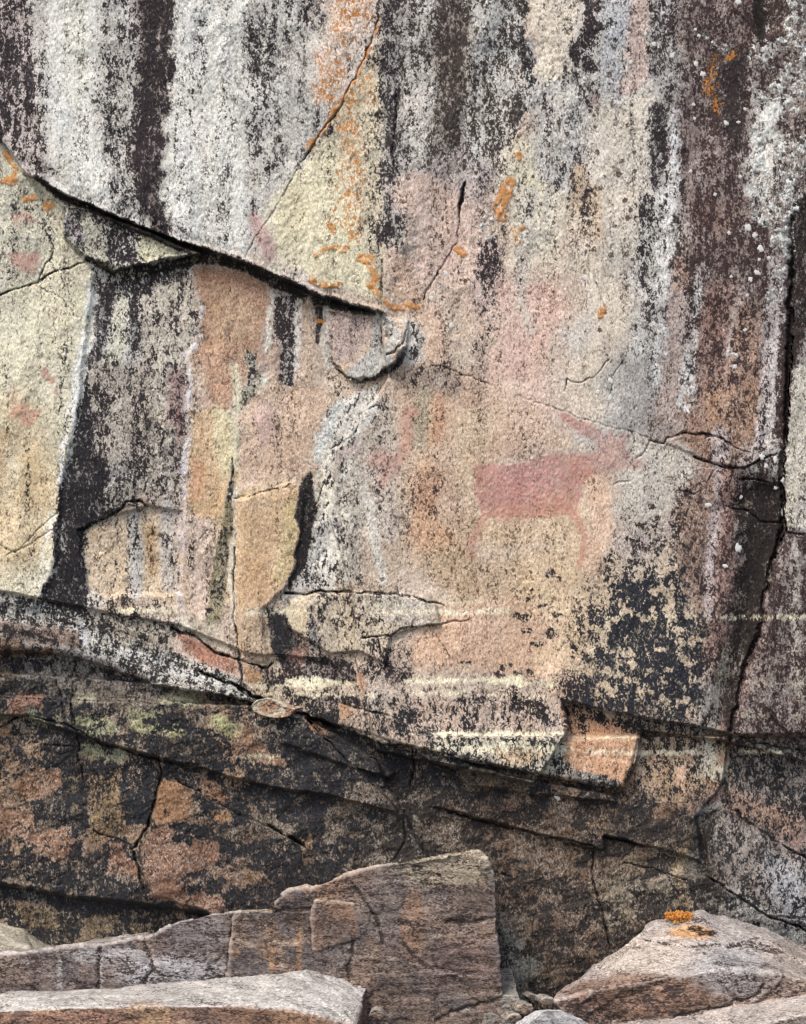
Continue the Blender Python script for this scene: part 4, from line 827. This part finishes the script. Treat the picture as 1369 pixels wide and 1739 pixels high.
rings = [(1066,211,5),(1008,196,4),(1010,214,4),(962,226,5),(947,205,4),(1013,258,6),(1056,273,5),(1049,294,7),(1075,302,5),(1076,290,5),(1060,340,6),(1070,356,5),(1066,370,6),(1044,382,3),(1077,381,3),(1008,423,6),(1037,432,6),
         (1063,430,5),(1074,440,4),(990,250,5),(1020,318,5),(972,390,5),(917,345,4),(943,409,4),(1018,559,5),(1033,125,7),(1010,330,5),(1077,405,3),(790,477,5),(1077,258,4),(995,280,4),(905,300,4),(1025,300,4)]
rm = [rosette("ring_lichen", .01, True, M_RING, 40+s) for s in range(4)]
for i, (x, y, r_) in enumerate(rings):
    p, n_ = surf(x, y); o = bpy.data.objects.new("ring_lichen", rm[i % 4]); C.objects.link(o); s = r_*PX/.01*.8
    o.location = tuple(p); o.scale = (s, s*1.2, s); o.rotation_euler = (0, i*1.7, 0)
    near = ("high up between the two dark streaks" if y < 240 else "in the middle of the pale face" if y < 330 else "near the black streak's lower end" if y < 410 else "low on the pale face above the painting")
    tag(o, ("wider" if r_ > 5 else "tiny" if r_ < 5 else "small")+" dark ring-shaped lichen "+near, "lichen ring", "dark ring lichens on the upper face")

# ---------------------------------------------------------------- loose rocks: closed blocks, voxel-meshed and weathered
def n3(p, s, seed, octv=3):
    """cheap 3-D noise from three planes"""
    x, y, z = (p[:, i]/s for i in range(3))
    return (fbm(x+y*.7, z-y*.4, 1, 1, seed, octv)+fbm(y-z*.5, x+z*.6, 1, 1, seed+9, octv)+fbm(z+x*.3, y+x*.8, 1, 1, seed+19, octv))/3-.5
import bmesh
def block(name, front, yf, yb, top_rise, label, cat, group=None, voxel=.007, paint=None, amp=.012, seams=(), back=None, bev=.012, strat=.004, sdir=(0, 0, 1)):
    """front: outline in photo pixels at depth yf; the back outline sits at yb, raised by top_rise"""
    n = len(front); bm = bmesh.new()
    fp = []
    for p in front:
        yy = yf+(p[2] if len(p) > 2 else 0); fp.append(at(p[0], p[1], yy))
    zs = [q[2] for q in fp]; zlo, zhi = min(zs), max(zs)
    vf = [bm.verts.new(q) for q in fp]
    vb = []
    for q_i, q in enumerate(fp):
        if back: vb.append(bm.verts.new(at(back[q_i][0], back[q_i][1], yb))); continue
        t = (q[2]-zlo)/(zhi-zlo+1e-6); vb.append(bm.verts.new((q[0]*(1-.04), yb, q[2]+top_rise*t)))
    bm.faces.new(vf); bm.faces.new(vb[::-1])
    for i in range(n): bm.faces.new((vf[i], vb[i], vb[(i+1) % n], vf[(i+1) % n]))
    bmesh.ops.triangulate(bm, faces=[f for f in bm.faces if len(f.verts) > 4]); bmesh.ops.recalc_face_normals(bm, faces=bm.faces)
    me = bpy.data.meshes.new(name); bm.to_mesh(me); bm.free()
    o = bpy.data.objects.new(name, me); C.objects.link(o)
    md = o.modifiers.new("r", 'REMESH'); md.mode = 'VOXEL'; md.voxel_size = voxel*.75; md.use_smooth_shade = True
    sm = o.modifiers.new("s", 'SMOOTH'); sm.iterations = 1; sm.factor = .5
    dg = bpy.context.evaluated_depsgraph_get(); m2 = bpy.data.meshes.new_from_object(o.evaluated_get(dg)); o.modifiers.clear(); o.data = m2; m2.name = name
    nv = len(m2.vertices); co = np.empty(nv*3, np.float32); m2.vertices.foreach_get("co", co); co = co.reshape(-1, 3).astype(float)
    nr = np.empty(nv*3, np.float32); m2.vertices.foreach_get("normal", nr); nr = nr.reshape(-1, 3)
    sd_ = len(name)*7+int(abs(front[0][0]))
    a = n3(co, .16, sd_)*amp*2.4+n3(co, .035, sd_+3)*amp*.9
    sdv = np.array(sdir); sdv = sdv/np.linalg.norm(sdv)
    lay = (co@sdv)/.028+n3(co, .12, sd_+7)*3; fl = np.floor(lay)
    q5 = n3(co, .20, sd_+31, 2)*9; a += (np.floor(q5)+sstep(.0, .08, q5-np.floor(q5)))*amp*.55
    q6 = n3(co, .08, sd_+37, 2)*7; a += (np.floor(q6)+sstep(.0, .1, q6-np.floor(q6)))*amp*.22
    a += (np.abs(lay-fl-.5)-.25)*strat+(vnoise(fl*3.3, fl*0+.5, 5)-.5)*strat*1.5
    k = DIST/(DIST+co[:, 1]); pu = co[:, 0]*k/PX+684.5; pv = 869.5-co[:, 2]*k/PX; sm_ = np.zeros(nv)
    for q in seams:
        sm_ = np.maximum(sm_, sstep(4.5, 1.0, segdist(pu+n3(co, .03, 5)*16, pv+n3(co, .03, 8)*16, q, False)))
    a -= sm_*.007*(nr[:, 1] < .2)
    co2 = co+nr*a[:, None]; m2.vertices.foreach_set("co", co2.astype(np.float32).ravel()); m2.update()
    for p in m2.polygons: p.use_smooth = True
    nr = np.empty(nv*3, np.float32); m2.vertices.foreach_get("normal", nr); nr = nr.reshape(-1, 3)
    k = DIST/(DIST+co2[:, 1]); pu = co2[:, 0]*k/PX+684.5; pv = 869.5-co2[:, 2]*k/PX
    L, D, M = paint(co2, nr, pu, pv); M[:, 0] = np.clip(M[:, 0]+sm_*.6, 0, 1); m2.materials.clear(); m2.materials.append(MATB); attrs(m2, np.clip(L, .01, .8), D, M)
    tag(o, label, cat, group); return o
def mixa(a, c, m): return a*(1-m[:, None])+lin(c)*m[:, None]
def rock_paint(front, top, dark=(56,48,46), cv=.35, extra=None, topcut=(.25, .6), seed=3):
    def f(co, nr, pu, pv):
        n = len(co); L = np.zeros((n, 3)); L[:] = lin(front[0])
        L = mixa(L, front[1], sstep(-.08, .1, n3(co, .13, seed))); L = mixa(L, front[2], sstep(.02, .14, n3(co, .07, seed+5)))
        up = sstep(topcut[0], topcut[1], nr[:, 2]+n3(co, .05, seed+8)*.5); L = mixa(L, top, up)
        D = np.zeros((n, 3)); D[:] = lin(dark); c = cv*(1-up*.55)+n3(co, .09, seed+11)*.7
        M = np.zeros((n, 4)); M[:, 0] = np.clip(c, 0, 1)
        if extra: L, D, M = extra(co, nr, pu, pv, L, D, M)
        cs = co*np.array([.35, .6, 1.8]); L *= (1+n3(co, .04, seed+15)*.5+n3(cs, .02, seed+25, 4)*.9*(.4+up))[:, None]
        M[:, 0] += n3(cs, .03, seed+35, 4)*.9
        return L, D, M
    return f
def box_m(pu, pv, cx, cy, rx, ry, co, s=.04):      # a soft stain on the stone, given in face pixels
    return sstep(1.25, .75, np.hypot((pu-cx)/rx, (pv-cy)/ry)+n3(co, s, 77)*.8)
def ex_big(co, nr, pu, pv, L, D, M):
    L = mixa(L, (150,116,92), box_m(pu, pv, 575, 1500, 60, 50, co)*.6); L = mixa(L, (160,150,130), box_m(pu, pv, 760, 1470, 90, 35, co)*.8)
    L = mixa(L, (126,118,116), box_m(pu, pv, 650, 1540, 70, 60, co)*.5); L = mixa(L, (142,108,84), box_m(pu, pv, 700, 1570, 20, 60, co)*.6)
    L = mixa(L, (98,92,94), box_m(pu, pv, 560, 1620, 50, 40, co)*.7); L = mixa(L, (110,92,88), box_m(pu, pv, 780, 1640, 80, 40, co)*.7)
    for x in (462, 508): L = mixa(L, (158,122,88), box_m(pu, pv, x, 1610, 5, 60, co, .02)*.55)
    return L, D, M
def ex_left(co, nr, pu, pv, L, D, M):
    L = mixa(L, (176,176,180), box_m(pu, pv, 300, 1655, 100, 32, co)*.8); L = mixa(L, (165,163,164), box_m(pu, pv, 190, 1622, 80, 14, co)*.8)
    L = mixa(L, (120,116,120), box_m(pu, pv, 340, 1590, 50, 40, co)*.6); L = mixa(L, (180,178,176), box_m(pu, pv, 102, 1660, 4, 40, co, .02)*.7); L = mixa(L, (180,178,176), box_m(pu, pv, 172, 1650, 3, 30, co, .02)*.6)
    return L, D, M
def ex_flat(co, nr, pu, pv, L, D, M):
    L = mixa(L, (172,142,108), box_m(pu, pv, 250, 1722, 40, 20, co)*.6); L = mixa(L, (150,112,96), box_m(pu, pv, 140, 1732, 90, 12, co)*.6)
    return L, D, M
def ex_right(co, nr, pu, pv, L, D, M):
    L = mixa(L, (196,186,176), box_m(pu, pv, 1080, 1620, 90, 50, co)*.8); L = mixa(L, (132,100,80), box_m(pu, pv, 1080, 1690, 130, 38, co)*.8); M[:, 0] += box_m(pu, pv, 1080, 1700, 120, 38, co)*.25
    L = mixa(L, (186,142,92), box_m(pu, pv, 1175, 1583, 40, 12, co)*.8); L = mixa(L, (160,162,166), box_m(pu, pv, 1250, 1650, 80, 40, co)*.6)
    L = mixa(L, (204,176,166), box_m(pu, pv, 1290, 1720, 60, 20, co)*.6); L = mixa(L, (150,136,124), box_m(pu, pv, 1340, 1650, 50, 60, co)*.5)
    pit = box_m(pu, pv, 1180, 1577, 12, 6, co, .02)+box_m(pu, pv, 1201, 1585, 16, 5, co, .02); M[:, 0] += pit; D = mixa(D, (40,28,18), np.clip(pit, 0, 1))
    return L, D, M
HUE = ((108,96,90), (132,112,98), (90,84,85))
BOULDER = block("broken_boulder", [(395,1560),(400,1548),(466,1546),(466,1532),(490,1512),(530,1508),(600,1482),(680,1462),(760,1446),(815,1444),(826,1462),(838,1480),(842,1560),(846,1640),(852,1700),(848,1760),(840,1900),(380,1900),(388,1680)],
      -.30, .02, -.10, "large brown square-shouldered boulder, tallest of the rocks at the foot of the cliff", "boulder", "fallen rocks at the foot of the cliff", .0075, rock_paint(HUE, (160,148,130), extra=ex_big, cv=.34, topcut=(.45, .8)), .012,
      seams=[[(530,1545),(533,1612)],[(600,1600),(590,1660)],[(740,1730),(800,1708),(850,1694)],[(466,1548),(530,1540),(545,1536)],[(845,1555),(800,1570),(760,1566)],[(600,1500),(640,1560),(650,1600)],[(680,1600),(720,1640),(800,1650)]])
PLATE = block("rock_plate", [(532,1560),(536,1530),(600,1535),(612,1590),(534,1612)], -.306, -.24, 0, "flat brown rock plate clinging to the front of the tallest boulder", "rock plate", None, .005, rock_paint(((130,106,92),(142,116,98),(108,94,88)), (146,124,106), cv=.3), .006, strat=.002)
PLATE.parent = BOULDER
for k_ in ("category",): del PLATE[k_]
block("sloping_boulder", [(-300,1660),(-100,1640),(0,1622),(95,1612),(180,1604),(260,1592),(300,1566),(360,1552),(408,1548),(398,1600),(392,1680),(380,1900),(-300,1900)],
      -.22, .04, -.05, "long low grey-brown rock sloping down to the left beside the tallest boulder", "boulder", "fallen rocks at the foot of the cliff", .0075, rock_paint(((122,110,106),(142,124,114),(102,96,98)), (158,152,148), extra=ex_left, cv=.32, seed=13, topcut=(.4, .8)), .010, seams=[[(245,1600),(262,1640),(235,1690)],[(395,1560),(388,1640),(378,1670),(340,1690)],[(60,1680),(85,1692)],[(170,1610),(168,1680)]])
block("pale_boulder", [(-300,1590),(0,1598),(40,1608),(75,1620),(100,1640),(100,1900),(-300,1900)], -.12, .04, .03, "small pale greenish-grey rock half hidden at the left edge", "rock", "fallen rocks at the foot of the cliff", .008,
      rock_paint(((150,146,130),(166,160,144),(122,116,104)), (160,156,140), cv=.22, seed=23), .01, back=[(-300,1556),(0,1568),(40,1577),(72,1598),(92,1622),(100,1900),(-300,1900)])
block("flat_slab", [(-400,1728),(0,1716),(120,1712),(280,1709),(420,1710),(500,1716),(560,1732),(598,1744),(600,1900),(-400,1900)], -.62, -.30, .0, "long flat slab with a white weathered top and brown front in the near left corner", "rock slab",
      "fallen rocks at the foot of the cliff", .007, rock_paint(((140,110,92),(160,128,104),(116,92,82)), (184,182,178), extra=ex_flat, cv=.26, topcut=(.35, .75), seed=33), .008, back=[(-400,1702),(0,1690),(120,1684),(280,1674),(420,1662),(530,1650),(588,1660),(624,1674),(620,1900),(-400,1900)], sdir=(.1, .3, 1))
block("tilted_boulder", [(944,1700),(1020,1682),(1110,1664),(1230,1648),(1330,1655),(1500,1700),(1600,1900),(1010,1900),(985,1745)], -.62, -.22, .045, "broad tilted boulder with pale pinkish top and orange lichen tuft in the near right corner",
      "boulder", "fallen rocks at the foot of the cliff", .0075, rock_paint(((132,110,98),(150,128,114),(112,102,98)), (164,158,154), extra=ex_right, cv=.34, topcut=(.15, .5), seed=43), .014, back=[(948,1690),(1030,1624),(1110,1566),(1190,1548),(1300,1580),(1450,1640),(1600,1900),(1010,1900),(985,1745)], seams=[[(1270,1605),(1300,1612),(1330,1622)],[(1100,1600),(1180,1612),(1290,1600)],[(1150,1725),(1220,1712),(1280,1690),(1300,1670)]], sdir=(-.35, .4, 1), strat=.005)
block("small_grey_rock", [(868,1770),(900,1735),(922,1716),(950,1714),(985,1728),(1040,1760),(1040,1900),(868,1900)], -.72, -.50, -.07, "small light grey rock wedged below the left tip of the tilted boulder", "rock", "fallen rocks at the foot of the cliff", .006,
      rock_paint(((168,168,170),(182,182,184),(140,140,142)), (186,188,190), cv=.12, seed=53), .006)
block("small_dark_rock", [(820,1706),(856,1690),(882,1690),(884,1760),(884,1900),(820,1900)], -.30, -.05, .02, "narrow dark grey rock between the tallest boulder and the small grey rock", "rock", "fallen rocks at the foot of the cliff", .006,
      rock_paint(((126,122,116),(138,132,126),(104,98,94)), (140,138,132), cv=.3, seed=63), .006)
block("corner_rock", [(1060,1776),(1130,1762),(1230,1752),(1330,1730),(1500,1700),(1500,1900),(1060,1900)], -.78, -.60, .01, "pale pinkish-grey rock just showing at the bottom edge beneath the tilted boulder", "rock", "fallen rocks at the foot of the cliff", .007,
      rock_paint(((164,152,144),(176,160,150),(140,130,126)), (172,164,158), cv=.2, seed=73), .006)
# small stone lodged in the crack under the ledge
lod = block("lodged_stone", [(425,1198),(434,1188),(452,1184),(468,1190),(486,1200),(502,1204),(492,1216),(470,1222),(446,1218),(430,1210)], -.155, -.06, -.01, "small rounded stone with a white rim lodged in the crack under the ledge", "stone", None, .0035,
      rock_paint(((158,126,100),(172,138,110),(140,110,90)), (176,150,128), cv=.2, seed=83, extra=lambda co, nr, pu, pv, L, D, M: (mixa(L, (196,190,170), .85*sstep(6, 2, np.abs(np.hypot((pu-455)/26, (pv-1200)/14)*14-14+n3(co, .02, 91)*16))), D, M)), .007, strat=.0)
rq = random.Random(21)
for i, (u0, v0, y0, sz_, lb) in enumerate([(893,1712,-.34,15,"angular dark stone chip wedged right of the tallest boulder"),(872,1728,-.40,11,"small brown stone chip low in the gap by the tallest boulder"),(930,1700,-.40,13,"grey stone chip against the left tip of the tilted boulder"),
        (905,1694,-.20,9,"tiny grey stone chip deepest in the gap between the big rocks"),(640,1722,-.48,13,"brown stone chip at the right end of the flat slab")]):
    pl = [(u0+sz_*(1+rq.uniform(-.35,.35))*math.cos(a), v0+sz_*.6*(1+rq.uniform(-.35,.35))*math.sin(a)) for a in [k*2*math.pi/7 for k in range(7)]]
    block("stone_chip", pl, y0, y0+sz_*PX*1.6, 0, lb, "stone", "stone chips between the fallen rocks", .004, rock_paint(((112,104,98),(134,118,104),(92,86,84)), (140,134,126), cv=.3, seed=90+i), .003, strat=.0)
# orange lichen cushion on the tilted boulder
def cushion(u, v, y, wpx, hpx):
    r = random.Random(9); bm = bmesh.new(); c = at(u, v, y)
    for i in range(260):
        a = r.uniform(0, 6.28); q = math.sqrt(r.random()); x = c[0]+q*math.cos(a)*wpx*PX; z = c[2]+r.uniform(-1, 1)*hpx*PX*.8; yy = y+q*math.sin(a)*.03
        s = r.uniform(.002, .005); g = bmesh.ops.create_icosphere(bm, subdivisions=1, radius=s)
        for vv in g['verts']: vv.co = (vv.co.x*r.uniform(.8, 1.3)+x, vv.co.y+yy, vv.co.z*r.uniform(.8, 1.3)+z+.006*(1-q))
    me = bpy.data.meshes.new("lichen_tuft"); bm.to_mesh(me); bm.free(); me.materials.append(M_ORG)
    o = bpy.data.objects.new("lichen_tuft", me); C.objects.link(o)
    tag(o, "bright orange lichen tuft crowning the tilted boulder", "lichen"); return o
CUSH = cushion(1154, 1557, -.26, 24, 8)

# ---------------------------------------------------------------- lake at the foot of the cliff
wm = bpy.data.materials.new("lake_water"); wm.use_nodes = True; b = wm.node_tree.nodes['Principled BSDF']
b.inputs['Base Color'].default_value = (.02, .03, .03, 1); b.inputs['Roughness'].default_value = .12
tc = N(wm.node_tree, "ShaderNodeTexCoord"); nn = noise(wm.node_tree, tc.outputs['Object'], 3, 4); bp = N(wm.node_tree, "ShaderNodeBump"); bp.inputs['Strength'].default_value = .3
wm.node_tree.links.new(nn, bp.inputs['Height']); wm.node_tree.links.new(bp.outputs[0], b.inputs['Normal'])
me = bpy.data.meshes.new("water"); me.from_pydata([(-2000,-2000,-1.98),(2000,-2000,-1.98),(2000,2000,-1.98),(-2000,2000,-1.98)], [], [(0,1,2,3)]); me.materials.append(wm)
wo = bpy.data.objects.new("water", me); C.objects.link(wo); tag(wo, "dark lake water at the foot of the cliff", "water", kind="structure")
